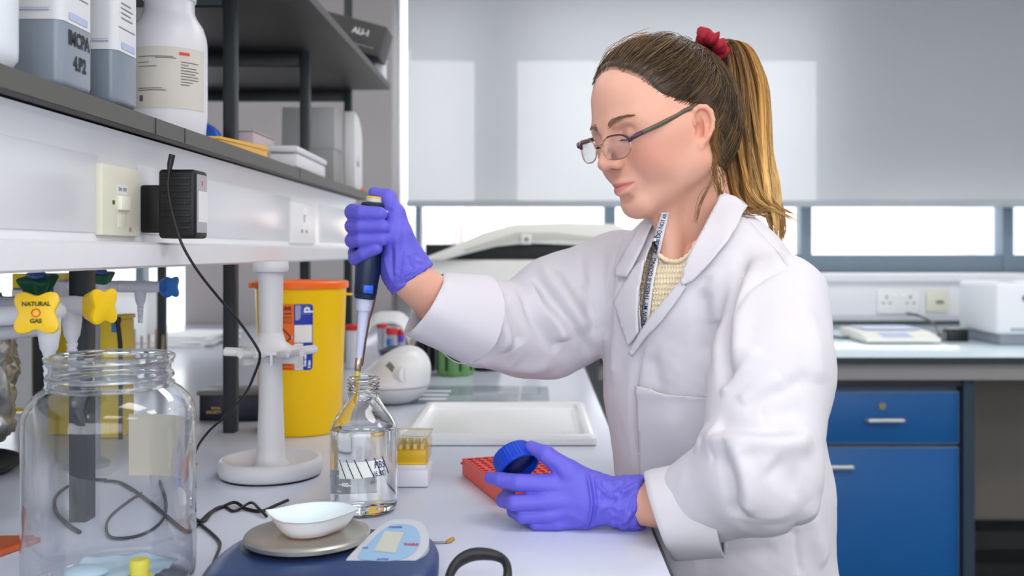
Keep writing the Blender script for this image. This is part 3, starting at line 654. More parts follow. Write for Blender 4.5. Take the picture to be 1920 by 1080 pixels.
def gas_tap(name, label, c, axis, kmat, r, stem, low, text=False, back=None):
    t = thing(name, label, 'tap', (c.x, c.y, B), 'bench taps'); ax = Vector(axis).normalized()
    body = MB(); e = c-ax*stem
    body.tube([c, c-ax*stem*.4, e], [r*.42, r*.5, r*.5], 16)
    if back is not None: body.tube([e, e+Vector(back)*.5, e+Vector(back)], [r*.5, r*.45, r*.45], 14)
    obj('body', body, TAPW, t)
    nz = c-ax*stem*.55; noz = MB(); L = low
    prof = [(r*.46, 0), (r*.46, .25*L), (r*.36, .45*L)]
    for k in range(6): prof += [(r*.30-r*.02*k, (.47+.085*k)*L), (r*.22-r*.012*k, (.54+.085*k)*L)]
    noz.lathe(prof, nz+Vector((0, 0, r*.1)), 18, (0, 0, -1)); obj('nozzle', noz, TAPW, t)
    kb = obj('knob', knob(MB(), c, axis, r, r*.95), kmat, t)
    if text:
        u = Vector((0, 0, 1)); rt = u.cross(ax)*-1; rt = rt if rt.x > 0 else -rt; o = c+ax*(r*.955+.0004); u2 = (u-ax*u.dot(ax)).normalized()
        fnp = plane_fn(o, rt, u2); tx = MB(); text_on(tx, 'NATURAL', r*.24, fnp, .0003, dy=r*.36); text_on(tx, 'GAS', r*.24, fnp, .0003, dy=-r*.34); obj('lettering', tx, M('print_olive', (92, 80, 20), .6), kb)
        rg = MB(); rg.tube([fnp(r*.16*math.cos(a), r*.16*math.sin(a)) for a in (2*PI*i/16 for i in range(16))], .0006, 5, True); obj('ring_print', rg, REDP, kb)
    return t
gas_tap('gas_tap', 'yellow four-lobed gas tap facing out, first under the trunking', at(80, 586, 1.03), (.22, -1, .05), TAPY, .0255, .045, .095, True, (-.07, .0, -.005))
gas_tap('gas_tap', 'second yellow gas tap turned sideways, beside the clear glass jar', at(168, 574, 1.13), (1, -.28, 0), TAPY, .024, .045, .085, False, (-.08, .0, 0))
gas_tap('water_tap', 'blue-handled water tap on a thin grey arm under the trunking', at(306, 538, 1.46), (1, -.30, 0), TAPB, .0185, .075, .06, False, (-.10, .04, 0))
def green_tap(c, r, label):
    t = thing('green_tap', label, 'tap', (c.x, c.y, B), 'bench taps')
    obj('knob', knob(MB(), c, (.1, -.3, 1), r, r*.9, (0, 1, 0)), TAPG, t)
    obj('body', MB().tube([c-Vector((0, 0, .004)), c-Vector((.0, 0, .045)), c-Vector((.05, 0, .05))], [r*.5, r*.5, r*.4], 12), TAPW, t)
    obj('cap', MB().lathe([(r*.5, 0), (r*.45, .003), (0, .003)], c+Vector((.0, -.004, r*.92)), 16, (.1, -.3, 1)), M('tap_blue_cap', (40, 90, 160), .4), t)
green_tap(at(72, 548, 1.17), .022, 'dark green tap knob just behind the yellow star-shaped gas tap')
green_tap(at(193, 530, 1.38), .016, 'small dark green tap knob behind the sideways yellow gas tap')
t = thing('service_pillar', 'white plastic service pillar at the far left under the trunking', 'pillar', (-.63, 1.12, B)); 
obj('post', MB().lathe([(.026, 0), (.026, .01), (.02, .02), (.02, .26), (.024, .27), (.024, .30)], (-.640, 1.06, B+.0005), 20), TAPW, t)
obj('base', MB().lathe([(.036, 0), (.036, .006), (.028, .012)], (-.640, 1.06, B+.0005), 20), TAPW, t)
t = thing('service_pillar', 'grey service pillar behind the gas taps carrying the water tap', 'pillar', (-.66, 1.5, B))
obj('post', MB().lathe([(.018, 0), (.018, .31)], (-.70, 1.5, B+.0005), 20), M('pillar_grey', (150, 152, 158), .4), t)
obj('base', MB().lathe([(.032, 0), (.032, .006), (.022, .012)], (-.70, 1.5, B+.0005), 20), MATS['pillar_grey'], t)

# ------------------------------------------------------------------ other side of the spine
def stand(px, py_top, py_bot): D = bench_d(py_bot); return D, (px-CX)*D/F, H-(py_top-CY)*D/F
YB2 = M('safety_yellow', (240, 206, 24), .45)
def panel_thing(name, label, cat, x0, x1, D, ztop, dep, mat, extra):
    t = thing(name, label, cat, ((x0+x1)/2, D, B)); obj('body', MB().b2((x0, D, B+.001), (x1, D+dep, ztop), .003), mat, t); extra(t); return t
D = 1.75; x0, x1 = (88-CX)*D/F, (116-CX)*D/F
panel_thing('yellow_bottle', 'tall yellow bottle standing behind the first gas tap', 'bottle', x0, x1+.012, D, H-(560-CY)*D/F, .035, YB2, lambda t: obj('cap', MB().lathe([(.014, 0), (.014, .03), (.008, .034), (0, .034)], ((x0+x1)/2+.006, D+.017, H-(560-CY)*D/F), 16), HDPE, t))
D = 1.72; x0, x1 = (168-CX)*D/F, (226-CX)*D/F; zt = H-(600-CY)*D/F
def ex(t):
    obj('label', MB().b2((x1-.016, D-.001, zt-.022), (x1-.003, D, zt-.006)), M('label_light_blue', (70, 130, 196), .5), t)
    obj('lid', MB().b2((x0-.002, D-.002, zt), (x1+.002, D+.062, zt+.008), .002), YB2, t)
panel_thing('yellow_box', 'yellow plastic box behind the clear glass jar', 'box', x0, x1, D, zt, .06, YB2, ex)
D = 2.0; x0, x1 = (22-CX)*D/F, (60-CX)*D/F; 
panel_thing('yellow_sign', 'yellow card with a white foot hanging behind the first gas tap', 'card', x0, x1, D, H-(512-CY)*D/F, .004, YB2, lambda t: (obj('symbol', MB().b2((x0+.004, D-.001, H-(552-CY)*D/F), (x0+.024, D, H-(540-CY)*D/F)), PRINT, t), obj('white_strip', MB().b2((x0, D-.0016, B+.01), (x1, D-.0002, H-(540-CY)*D/F-.004)), LABELW, t)))
t = thing('blue_flask_box', 'blue and yellow carton under the trunking behind the green knob', 'box', (-1.0, 2.05, B)); D = 2.05
obj('carton', MB().b2(((88-CX)*D/F, D, B+.001), ((122-CX)*D/F, D+.06, H-(518-CY)*D/F), .002), M('carton_blue', (30, 78, 172), .5), t)
obj('yellow_top', MB().b2(((87-CX)*D/F, D-.002, H-(524-CY)*D/F), ((123-CX)*D/F, D+.062, H-(514-CY)*D/F), .001), YB2, t)
# crumpled foil bag
V = Vol((-1.16, 1.42, B-.02), (-.80, 1.78, B+.33), .0085)
c = np.array([-.985, 1.60, B]); V.ell(c+[0, 0, .12], (.125, .1, .17), .02).ell(c+[.03, 0, .24], (.06, .05, .08), .03).half((0, 0, B+.001), (0, 0, -1))
v, f = V.mesh(2); n = vnormals(v, f)
for s_, a_, sd in ((40, .010, 1), (95, .007, 2), (190, .004, 3)): v = v-n*(1-np.minimum(1, np.abs(noise3(v, s_, sd))*4))[:, None]*a_*1.6
v = v+np.random.default_rng(5).normal(0, .0012, v.shape)
v[:, 2] = np.maximum(v[:, 2], B+.001)
t = thing('foil_bag', 'crumpled silver foil bag on the far side of the bench', 'bag', (-.985, 1.6, B)); obj('bag', (v, f), M('foil', (206, 207, 206), .3, metal=.8), t, smooth=0)
obj('hem', MB().tube([(-1.08, 1.49, B+.012), (-.98, 1.475, B+.006), (-.89, 1.52, B+.01)], .005, 8), M('foil_hem', (226, 222, 210), .4), t)
t = thing('round_tray', 'black rimmed round tray under the foil bag', 'tray', (-.98, 1.5, B)); D = 1.52
obj('dish', MB().lathe([(0, .001), (.13, .001), (.14, .010), (.136, .010), (.128, .004), (0, .004)], (-.93, 1.44, B), 40), M('tray_black', (26, 27, 30), .4), t)
obj('rim', MB().tube([Vector((-.93+.14*math.cos(a), 1.44+.14*math.sin(a), B+.011)) for a in (2*PI*i/40 for i in range(40))], .003, 8, True), MATS['tray_black'], t)
# white clutter on the far bench by the left window
def carton(name, label, x0, x1, y0, y1, z1, mat, lid=True, cat='box'):
    t = thing(name, label, cat, ((x0+x1)/2, (y0+y1)/2, B)); obj('carton', MB().b2((x0, y0, B+.001), (x1, y1, z1), .002), mat, t)
    obj('lid', MB().b2((x0-.003, y0-.003, z1-.012), (x1+.003, y1+.003, z1+.002), .002), mat, t); return t
CW = M('carton_white', (236, 237, 238), .55)
carton('white_carton', 'white carton on the far bench seen below the blue tap', -1.56, -1.42, 3.5, 3.7, B+.19, CW)
t = thing('paper_stack', 'loose stack of white papers on the far bench by the grey pier', 'papers', (-1.30, 3.6, B))
for k in range(6): obj('sheet', MB().box((-1.27+.01*(k % 3), 3.5+.008*k, B+.004+.006*k), (.21, .29, .005), 0, Euler((0, 0, .2*math.sin(k*2.3)))), CW, t)
t = thing('wire_rack', 'wooden peg rack on the far bench left of the charcoal post', 'rack', (-1.1, 2.6, B)); D = 2.75
obj('base', MB().b2((-1.19, D, B+.001), (-1.07, D+.05, B+.02), .002), M('peg_wood', (196, 170, 136), .6), t)
for k in range(6): obj('peg', MB().cyl((-1.18+k*.02, D+.025, B+.02), (-1.182+k*.021, D+.025, B+.10+.012*math.sin(k*2)), .0035, n=8), MATS['peg_wood'], t)
D = 2.2; t = thing('black_case', 'tall black equipment case in the shadow behind the first gas tap', 'case', (-1.13, 2.2, B)); obj('case', MB().b2(((60-CX)*D/F, D, B+.001), ((92-CX)*D/F, D+.1, H-(512-CY)*D/F), .003), DARK, t); obj('side_trim', MB().b2(((92-CX)*D/F, D-.002, B+.001), ((94-CX)*D/F+.004, D+.1, H-(512-CY)*D/F)), M('trim_steel', (120, 126, 132), .4), t)
t = thing('black_strap', 'black strap hanging beside the yellow box', 'strap', (-.73, 1.7, B)); obj('band', MB().tube(smooth_path([at(220, 600, 1.7), at(224, 630, 1.7), at(226, 670, 1.7), Vector((at(226, 0, 1.7).x, 1.7, B+.003))], 5), .004, 8), DARK, t)
obj('end', MB().box(at(220, 600, 1.7), (.012, .008, .012), .002), DARK, t)
# navy box
D = bench_d(798); x0, x1 = (358-CX)*D/F, (474-CX)*D/F; zt = H-(748-CY)*D/F
t = thing('navy_box', 'small navy blue box with a gold line of lettering behind the charcoal post', 'box', ((x0+x1)/2, D+.06, B))
obj('tub', MB().b2((x0, D+.045, B+.001), (x1, D+.12, zt), .002), M('navy', (18, 22, 52), .4), t)
obj('lid', MB().b2((x0-.004, D+.041, zt), (x1+.004, D+.124, zt+.009), .002), M('box_lid_grey', (122, 122, 120), .4), t)
fnp = plane_fn((x0+.034, D+.0445, B+.018), (1, 0, 0), (0, 0, 1)); tx = MB(); text_on(tx, 'ROYAL', .006, fnp, .0002, dy=.008, align='LEFT', dx=-.01); text_on(tx, 'SOCIETY', .0075, fnp, .0002, align='LEFT', dx=-.02); obj('lettering', tx, M('gold_print', (206, 176, 84), .4), t)

# ------------------------------------------------------------------ pipette carousel
GREYW = M('carousel_grey', (214, 212, 214), .35)
cc = Vector(((508-CX)*1.44/F, 1.44, B)); t = thing('pipette_stand', 'pale grey pipette carousel stand with a round base', 'stand', cc)
obj('base', MB().lathe([(.068, .001), (.0745, .004), (.077, .012), (.0765, .02), (.073, .0265), (.069, .028), (.066, .0265), (.05, .018), (.03, .0165), (0, .0165)], cc, 64), GREYW, t, smooth=60)
obj('foot_ring', MB().lathe([(.066, 0), (.072, 0), (.072, .004), (.066, .004)], cc, 48), DARK, t)
obj('column', MB().lathe([(.027, .0165), (.0225, .022), (.0205, .04), (.0185, .09), (.0165, .16), (.0165, .178)], cc, 40), GREYW, t)
up = obj('upper_column', MB().lathe([(.0165, .199), (.0168, .205), (.0175, .25), (.0182, .302), (.019, .305)], cc, 40), GREYW, t)
obj('cap', MB().lathe([(.019, .303), (.0245, .305), (.026, .309), (.026, .316), (.0245, .3205), (.021, .3215), (.012, .3215), (0, .323)], cc, 40), GREYW, t)
zc = B+.188; hub = MB().lathe([(.0165, .170), (.020, .176), (.026, .181), (.044, .184), (.044, .188), (.032, .192), (.022, .200), (.0172, .214)], cc, 48); hub = obj('turntable', hub, GREYW, t)
for k in range(6):
    a = k*PI/3+.28; dr = Vector((math.cos(a), math.sin(a), 0)); tn = Vector((-math.sin(a), math.cos(a), 0)); z3 = Vector((0, 0, 1))
    hk = MB()
    for s_ in (-1, 1):
        pa = [cc+dr*.036+tn*s_*.010+z3*.184, cc+dr*.050+tn*s_*.013+z3*.186, cc+dr*.062+tn*s_*.0125+z3*.187, cc+dr*.0665+tn*s_*.0115+z3*.187]
        hk.tube(smooth_path(pa, 3), .0042, 8, up=(0, 0, 1), flat=1.25)
    hk.prism([(-.0125, 0), (.0125, 0), (.009, .012), (-.009, .012)], z3*.006, cc+z3*.183, tn, dr*.038/.012, 0)
    obj('hook', hk, GREYW, hub)
    a2 = a+PI/6; d2 = Vector((math.cos(a2), math.sin(a2), 0)); obj('web', MB().box(cc+d2*.032+z3*.176, (.026, .004, .016), .001, Matrix.Rotation(a2, 3, 'Z')), GREYW, hub)

# ------------------------------------------------------------------ sharps bin
bc = Vector((-.4405, 1.80, B)); YEL = M('bin_yellow', (255, 205, 0), .32, spec=.4); ORG = M('bin_orange', (255, 112, 22), .35)
t = thing('sharps_bin', 'round yellow sharps bin with an orange lid and a warning label', 'bin', bc); r0, r1, hb = .0745, .0835, .268
obj('tub', MB().lathe([(0, .001), (r0*.96, .001), (r0, .005), (r1, hb), (r1+.001, hb+.004)], bc, 64), YEL, t)
obj('lid', MB().lathe([(r1+.001, hb-.001), (r1+.004, hb), (r1+.0045, hb+.010), (r1+.002, hb+.0125), (r1-.008, hb+.013), (r1-.012, hb+.010), (0, hb+.010)], bc, 64), ORG, t)
obj('tab', MB().box(bc+Vector((r1+.008, -.01, hb-.012)), (.012, .008, .004), .001), YEL, t)
obj('lid_tab', MB().box(bc+Vector((-r1-.004, -.02, hb+.005)), (.008, .014, .01), .002), ORG, t)
def bin_fn(off):
    a0 = -PI/2+.0
    def fn(u, v):
        r = r0+(r1-r0)*v/hb+off; a = a0+u/r1; return Vector((bc.x+r*math.cos(a), bc.y+r*math.sin(a), B+v))
    return fn
f1, f2, f3 = bin_fn(.0006), bin_fn(.0010), bin_fn(.0014)
ub = lambda px: r1*math.asin(max(-1, min(1, (px-545)*1.725/F/r1)))
vz = lambda py: H-(py-CY)*1.725/F-B
uL, uM, uR = ub(488), ub(552.5), ub(586.5); v0, v1 = vz(694), vz(570)
lab = obj('label', rect_on(MB(), uL, v0, uM, v1, f1, 24, 4), M('label_orange', (246, 110, 24), .45), t)
n = 12; rr = .006; outl = [(uM, v0), (uR-rr, v0)]+[(uR-rr+rr*math.sin(a), v0+rr-rr*math.cos(a)) for a in (PI/8*i for i in range(1, 5))]+[(uR, v1-rr)]+[(uR-rr+rr*math.cos(a), v1-rr+rr*math.sin(a)) for a in (PI/8*i for i in range(1, 5))]+[(uM, v1)]
rows = MB(); k = 10
def edge_u(v):
    if v < v0+rr: return uR-rr+math.sqrt(max(0, rr*rr-(v0+rr-v)**2))
    if v > v1-rr: return uR-rr+math.sqrt(max(0, rr*rr-(v-v1+rr)**2))
    return uR
vv = sorted(set([v0+rr*(1-math.cos(PI/2*i/5)) for i in range(6)]+[v1-rr*(1-math.cos(PI/2*i/5)) for i in range(6)]+[v0+(v1-v0)*i/8 for i in range(1, 8)]))
rows.sheet([[f1(uM+(edge_u(v)-uM)*i/k, v) for v in vv] for i in range(k+1)])
obj('blue_label', rows, M('label_royal_blue', (24, 52, 164), .4), lab)
obj('white_panel', rect_on(MB(), uM+.0008, vz(642), uR-.0016, vz(609), f2, 8), M('label_panel_white', (236, 232, 226), .5), lab)
obj('white_strip', rect_on(MB(), uM+.0008, v0+.0006, ub(569.5), vz(643.5), f2, 6), MATS['label_panel_white'], lab)
tx = MB()
for k in range(7): rect_on(tx, ub(555+k*2.1), v0+.003, ub(555+k*2.1)+.0006, vz(668), f3, 1)
obj('fine_print', tx, M('print_tan', (150, 140, 120), .6), lab)
tx = MB(); text_on(tx, 'LINE', .0078, f2, .0004, dx=ub(540), dy=vz(578), ux=.95); rect_on(tx, ub(526), vz(582.6), ub(551), vz(582), f2, 6)
text_on(tx, 'TO THIS LEVEL', .0044, f2, .0002, dx=ub(538), dy=vz(588), ux=.72); 
for py, a, b in ((593, 527, 549), (596.5, 527, 549), (601, 527, 550), (604.5, 528, 549), (681, 524, 548), (684.5, 522, 550), (690, 524, 549)): rect_on(tx, ub(a), vz(py+1.1), ub(b), vz(py), f2, 6)
obj('lettering', tx, M('print_brown', (84, 34, 14), .6), lab)
tx = MB(); ud = ub(524); vd = vz(632); s_ = .026
dm = lambda a, b: f2(ud+a, vd+b)
tx.add([dm(0, s_), dm(s_, 0), dm(0, -s_), dm(-s_, 0)], [(0, 1, 2, 3)]); obj('diamond_print', tx, MATS['label_panel_white'], lab)
tx = MB(); dm3 = lambda a, b: f3(ud+a, vd+b); q = s_*.86
for (a, b) in (((0, q), (q, 0)), ((q, 0), (0, -q)), ((0, -q), (-q, 0)), ((-q, 0), (0, q))):
    A, B_ = Vector(a), Vector(b); nn = (B_-A).normalized(); nn = Vector((-nn.y, nn.x))*.0012
    tx.add([dm3(*(A+nn)), dm3(*(B_+nn)), dm3(*(B_-nn)), dm3(*(A-nn))], [(0, 1, 2, 3)])
obj('diamond_line', tx, PRINT, lab)
tx = MB(); text_on(tx, 'Order code: 5L', .0062, f3, .0004, dx=ub(573), dy=vz(672), turn=90, ux=.72); text_on(tx, '5 Litre', .0062, f3, .0004, dx=ub(580.5), dy=vz(683), turn=90, ux=.8)
lg = MB(); text_on(lg, 'p', .021, f3, .0009, dx=ub(574.5), dy=vz(581), turn=90); obj('logo_letter', lg, M('print_pure_white', (244, 244, 246), .5), lab)
tw = MB()
for k in range(4): rect_on(tw, ub(556+k*2.5), vz(600-(k > 2)*4), ub(556+k*2.5)+.0009, vz(572), f3, 1)
obj('line_print', tw, MATS['print_pure_white'], lab)
obj('white_lettering', tx, M('print_pure_white', (244, 244, 246), .5), lab)
tx = MB(); a, b, c_, d_ = ub(567), ub(581.5), vz(589.5), vz(573)
for (u0, w0, u1, w1) in ((a, c_, b, c_+.0008), (a, d_-.0008, b, d_), (a, c_, a+.0008, d_), (b-.0008, c_, b, d_)): rect_on(tx, u0, w0, u1, w1, f3, 4)
obj('logo_frame', tx, M('print_sky', (120, 150, 220), .5), lab)

# ------------------------------------------------------------------ glass bottle with water
GL = M('clear_glass', (255, 255, 255), .0, trans=1., ior=1.47); WAT = M('water', (250, 253, 255), .0, trans=1., ior=1.33)
gc = Vector((-.2225, 1.24, B)); t = thing('media_bottle', 'clear screw-neck glass bottle part filled with water, pipette dipping in', 'bottle', gc)
outer = [(0, .0015), (.036, .001), (.041, .004), (.043, .010), (.043, .102), (.0425, .108), (.0405, .114), (.036, .122), (.0285, .132), (.0225, .141), (.0195, .148), (.0185, .153)]
for k in range(4): outer += [(.0185, .1545+k*.0045), (.0204, .1557+k*.0045), (.0204, .1572+k*.0045), (.0185, .1584+k*.0045)]
outer += [(.019, .1735), (.0187, .1750), (.0175, .1755)]
wl = .107
inner = [(.0168, .1745), (.0162, .173), (.0160, .150), (.0178, .143), (.0262, .1315), (.034, .121), (.0385, .113), (.0405, .1075), (.041, .101), (.041, .011), (.039, .006), (.034, .0045), (0, .006)]
obj('glass', MB().lathe(outer+inner, gc+Vector((0, 0, .0005)), 64), GL, t, smooth=50)
obj('water', MB().lathe([(0, .0062), (.034, .0047), (.0392, .0062), (.0411, .011), (.0411, .100), (.0408, wl), (.0396, wl-.0006), (0, wl-.0008)], gc+Vector((0, 0, .0005)), 64), WAT, t, smooth=50)
obj('pouring_ring', MB().tube([gc+Vector((.0195*math.cos(a), .0195*math.sin(a), .1530)) for a in (2*PI*i/40 for i in range(40))], .0012, 8, True), GL, t)
fo = cyl_fn(gc, .0434, -PI/2, B); fo2 = cyl_fn(gc, .0437, -PI/2, B)
lb_ = obj('writing_strip', MB().sheet([[fo(-.026+.0585*i/16-.010*0, .0505+.020*j+.004*i/16) for j in range(2)] for i in range(17)]), M('strip_cloudy', (226, 230, 226), .5), t)
tx = MB()
for k in range(6):
    u = -.026+k*.0108+(.0035 if k > 2 else 0); tx.sheet([[fo2(u+.0105*j-.0006, .0745-.023*j+.0006*k), fo2(u+.0105*j+.0008, .0745-.023*j+.0006*k)] for j in (0, .5, 1)])
obj('stripe_print', tx, M('stripe_black', (38, 38, 36), .5), lb_)
INK = M('ink_violet', (66, 60, 110), .6)
tx = MB(); fr_ = lambda u, v: fo2(u+.3*v*0, v)
text_on(tx, 'PBS', .0125, fo2, .0002, dx=.0285, dy=.0675, ux=.8); text_on(tx, '(6.5%)', .0098, fo2, .0002, dx=.0285, dy=.0565, ux=.7); obj('handwriting', tx, INK, lb_)
bk = cyl_fn(gc, .0434, PI/2+.35, B)
tx = MB(); text_on(tx, '--400--', .007, fo, .0003, dx=-.017, dy=.0435); 
for v in (.034, .053, .072, .09): rect_on(tx, -.03, v, -.022, v+.0008, fo, 4)
obj('scale_print', tx, M('print_frost', (226, 228, 232), .6), t)
obj('rear_label', rect_on(MB(), -.016, .020, .014, .050, bk, 10), M('frost_panel', (222, 226, 234), .6), t)

# ------------------------------------------------------------------ pipette (held in the gloved right hand)
pt, pb = at(703, 371, 1.24), at(668.5, 716, 1.24); ax = (pb-pt).normalized(); LP = (pb-pt).length
pl = lambda py: (py-371)/345*LP
t = thing('pipette', 'dark blue pipette with yellow thumb button held upright over the glass bottle', 'pipette', pt, None)
def pipe(name, prof, mat, parent=t, n=28): return obj(name, MB().lathe(prof, pt, n, ax), mat, parent)
NAVY = M('pipette_navy', (20, 38, 72), .35)
pipe('handle', [(.0, pl(390)), (.012, pl(390)), (.0148, pl(398)), (.0152, pl(440)), (.0165, pl(480)), (.0168, pl(505)), (.0155, pl(530)), (.0142, pl(556)), (.013, pl(560)), (0, pl(560))], NAVY)
pipe('button', [(0, pl(371)), (.0095, pl(371)), (.0112, pl(373)), (.0112, pl(379)), (.0098, pl(380)), (.0085, pl(388))], M('button_grey', (206, 208, 208), .4))
pipe('button_top', [(0, pl(368.5)), (.0095, pl(368.5)), (.0112, pl(370)), (.0112, pl(373)), (0, pl(373))], M('button_yellow', (244, 194, 56), .4))
pipe('collar', [(.0085, pl(380)), (.0150, pl(381)), (.0170, pl(384)), (.0168, pl(388)), (.0140, pl(395)), (.0135, pl(402))], M('collar_dark', (34, 44, 62), .4))
pipe('volume_band', [(.0152, pl(533)), (.0155, pl(535)), (.0148, pl(551)), (.0143, pl(552))], M('band_dark', (16, 30, 60), .35))
bw_ = pt+ax*pl(541.5)+Vector((.0055, -.0142, 0)); obj('volume_window', MB().box(bw_, (.0125, .003, .0105), .001, Euler((0, .09, .36))), M('band_blue', (34, 92, 214), .3), t)
LAV = M('pipette_shaft', (200, 204, 228), .3)
pipe('shaft', [(0, pl(556)), (.0098, pl(556)), (.0098, pl(575)), (.0088, pl(582)), (.0068, pl(584)), (.006, pl(620)), (.0038, pl(676)), (.0038, pl(690)), (0, pl(690))], LAV)
pipe('ejector_ring', [(.0041, pl(671)), (.0046, pl(672)), (.0044, pl(694)), (.0040, pl(695))], M('ejector_steel', (196, 176, 160), .25, metal=1.))
sd = ax.cross(Vector((0, 1, 0))); sd = sd if sd.x > 0 else -sd
bar = MB(); bar.tube([pt+ax*pl(548)+sd*.0135, pt+ax*pl(572)+sd*.012, pt+ax*pl(600)+sd*.0084, pt+ax*pl(640)+sd*.0065, pt+ax*pl(685)+sd*.0050], .0012, 8); obj('ejector_arm', bar, M('ejector_brown', (120, 84, 74), .3, metal=.8), t)
pipe('tip', [(.0030, pl(691)), (.0036, pl(693)), (.0030, pl(712)), (.0012, pl(756)), (.0006, pl(757))], M('tip_yellow', (240, 222, 96), .25, trans=.45), n=20)
lever = MB(); lq = Vector((-.0015, -.0135, 0)); lever.tube([pt+ax*pl(396)+sd*.0135+lq*.8, pt+ax*pl(396)+sd*.018+lq], .0022, 8).ball(pt+ax*pl(396)+sd*.0185+lq, (.0042, .004, .0024), 12, 8).tube([pt+ax*pl(397)+sd*.0175+lq, pt+ax*pl(416)+sd*.0160+lq], .0018, 8); obj('ejector_button', lever, M('lever_white', (232, 232, 240), .3), t)

# ------------------------------------------------------------------ tip box
D = bench_d(915); x1 = (803-CX)*D/F; x0 = x1-.052; t = thing('tip_box', 'small clear-lidded box of yellow pipette tips beside the glass bottle', 'box', ((x0+x1)/2, D+.03, B))
dy = .062; TG = thin_glass('lid_clear', (253, 252, 246), .05, .02, True, 2.5, .3); z1_, z2_, z3_ = B+.032, B+.053, B+.0725
obj('base', MB().b2((x0, D, B+.001), (x1, D+dy, z1_-.006), .002).b2((x0+.003, D+.003, z1_-.007), (x1-.003, D+dy-.003, z1_), .001), M('tipbox_white', (232, 230, 238), .3), t)
tr = obj('tip_tray', MB().b2((x0+.003, D+.003, z1_), (x1-.003, D+dy-.003, z2_), .0015), M('tray_amber', (255, 204, 14), .3), t)
for i in range(4):
    for j in range(5): obj('tip', MB().lathe([(.0030, 0), (.0034, .007), (.0026, .0075)], (x0+.011+i*.0104, D+.010+j*.0105, z2_+.0002), 8), M('tip_pale_yellow', (252, 236, 168), .3), tr)
lid = MB(); lid.b2((x0+.001, D+.001, z1_+.004), (x1-.001, D+.0018, z3_)).b2((x0+.001, D+dy-.0018, z1_+.004), (x1-.001, D+dy-.001, z3_)).b2((x0+.001, D+.001, z1_+.004), (x0+.0018, D+dy-.001, z3_)).b2((x1-.0018, D+.001, z1_+.004), (x1-.001, D+dy-.001, z3_)).b2((x0+.001, D+.001, z3_-.001), (x1-.001, D+dy-.001, z3_))
obj('lid', lid, TG, t, smooth=0)
rim = MB(); 
for (a, b) in (((x0, D), (x1, D)), ((x1, D), (x1, D+dy)), ((x1, D+dy), (x0, D+dy)), ((x0, D+dy), (x0, D))): rim.cyl((*a, z3_), (*b, z3_), .0011, n=8)
obj('lid_edge', rim, M('clear_edge', (246, 240, 220), .1, trans=.6), t)
obj('lid_label', MB().b2((x0+.012, D+.008, z3_+.0002), (x1-.008, D+dy-.022, z3_+.0007)), M('lid_label_white', (246, 242, 236), .5), t)

# ------------------------------------------------------------------ tray lid and clear plate beyond
t = thing('tray_lid', 'large shallow white rectangular tray lid lying on the bench', 'tray', (-.06, 1.86, B))
tx0, tx1, ty0, ty1, th = -.236, .105, 1.655, 2.035, .018; TW = M('tray_white', (236, 237, 240), .2, spec=.5)
fr_pts = lambda ins, z: [Vector((tx0+ins, ty0+ins, B+z)), Vector((tx1-ins, ty0+ins, B+z)), Vector((tx1-ins, ty1-ins, B+z)), Vector((tx0+ins, ty1-ins, B+z))]
rings = [fr_pts(0, .001), fr_pts(.001, .012), fr_pts(.006, .0175), fr_pts(.014, .019), fr_pts(.021, .017), fr_pts(.026, .008), fr_pts(.034, .0065)]
mb = MB(); vs = [p for r in rings for p in r]; fs = [(4*j+i, 4*j+(i+1) % 4, 4*j+4+(i+1) % 4, 4*j+4+i) for j in range(6) for i in range(4)]+[(24, 25, 26, 27), (3, 2, 1, 0)]
bm = bmesh.new(); bv = [bm.verts.new(p) for p in vs]; [bm.faces.new([bv[i] for i in f]) for f in fs]; bm.edges.ensure_lookup_table()
bmesh.ops.bevel(bm, geom=[e for e in bm.edges if abs((e.verts[0].co-e.verts[1].co).z) > .0005 and (e.verts[0].co-e.verts[1].co).length < .03], offset=.006, segments=3, profile=.5, affect='EDGES'); obj('rim', MB().bm(bm), TW, t, smooth=35)
fnp = plane_fn((.055, 1.73, B+.0075), (.1, 1, 0), (-1, .1, 0)); tx = MB(); text_on(tx, 'JJC', .018, fnp, .0002); obj('pen_mark', tx, M('pen_blue', (150, 172, 206), .6), t)
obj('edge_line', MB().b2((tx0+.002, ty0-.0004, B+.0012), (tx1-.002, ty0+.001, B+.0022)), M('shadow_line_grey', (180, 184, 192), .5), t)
t = thing('clear_plate', 'thin clear plastic plate lying flat beyond the white tray lid', 'plate', (-.12, 2.25, B)); CP = thin_glass('plate_clear', (244, 247, 248), .04, .15, True, 2.5, .35)
obj('sheet', MB().b2((-.275, 2.10, B+.001), (-.04, 2.36, B+.006), .001), CP, t)
for k in range(3): obj('white_bar', MB().b2((-.262, 2.13+k*.06, B+.0064), (-.20, 2.15+k*.06, B+.008), .0005), TW, t)
t = thing('clear_plate', 'second clear plate lying to the right of the first near the green rack', 'plate', (.02, 2.3, B)); obj('sheet', MB().b2((-.035, 2.12, B+.001), (.03, 2.36, B+.005), .001), CP, t)
obj('edge', MB().b2((-.035, 2.12, B+.0051), (.03, 2.124, B+.0058)), TW, t)

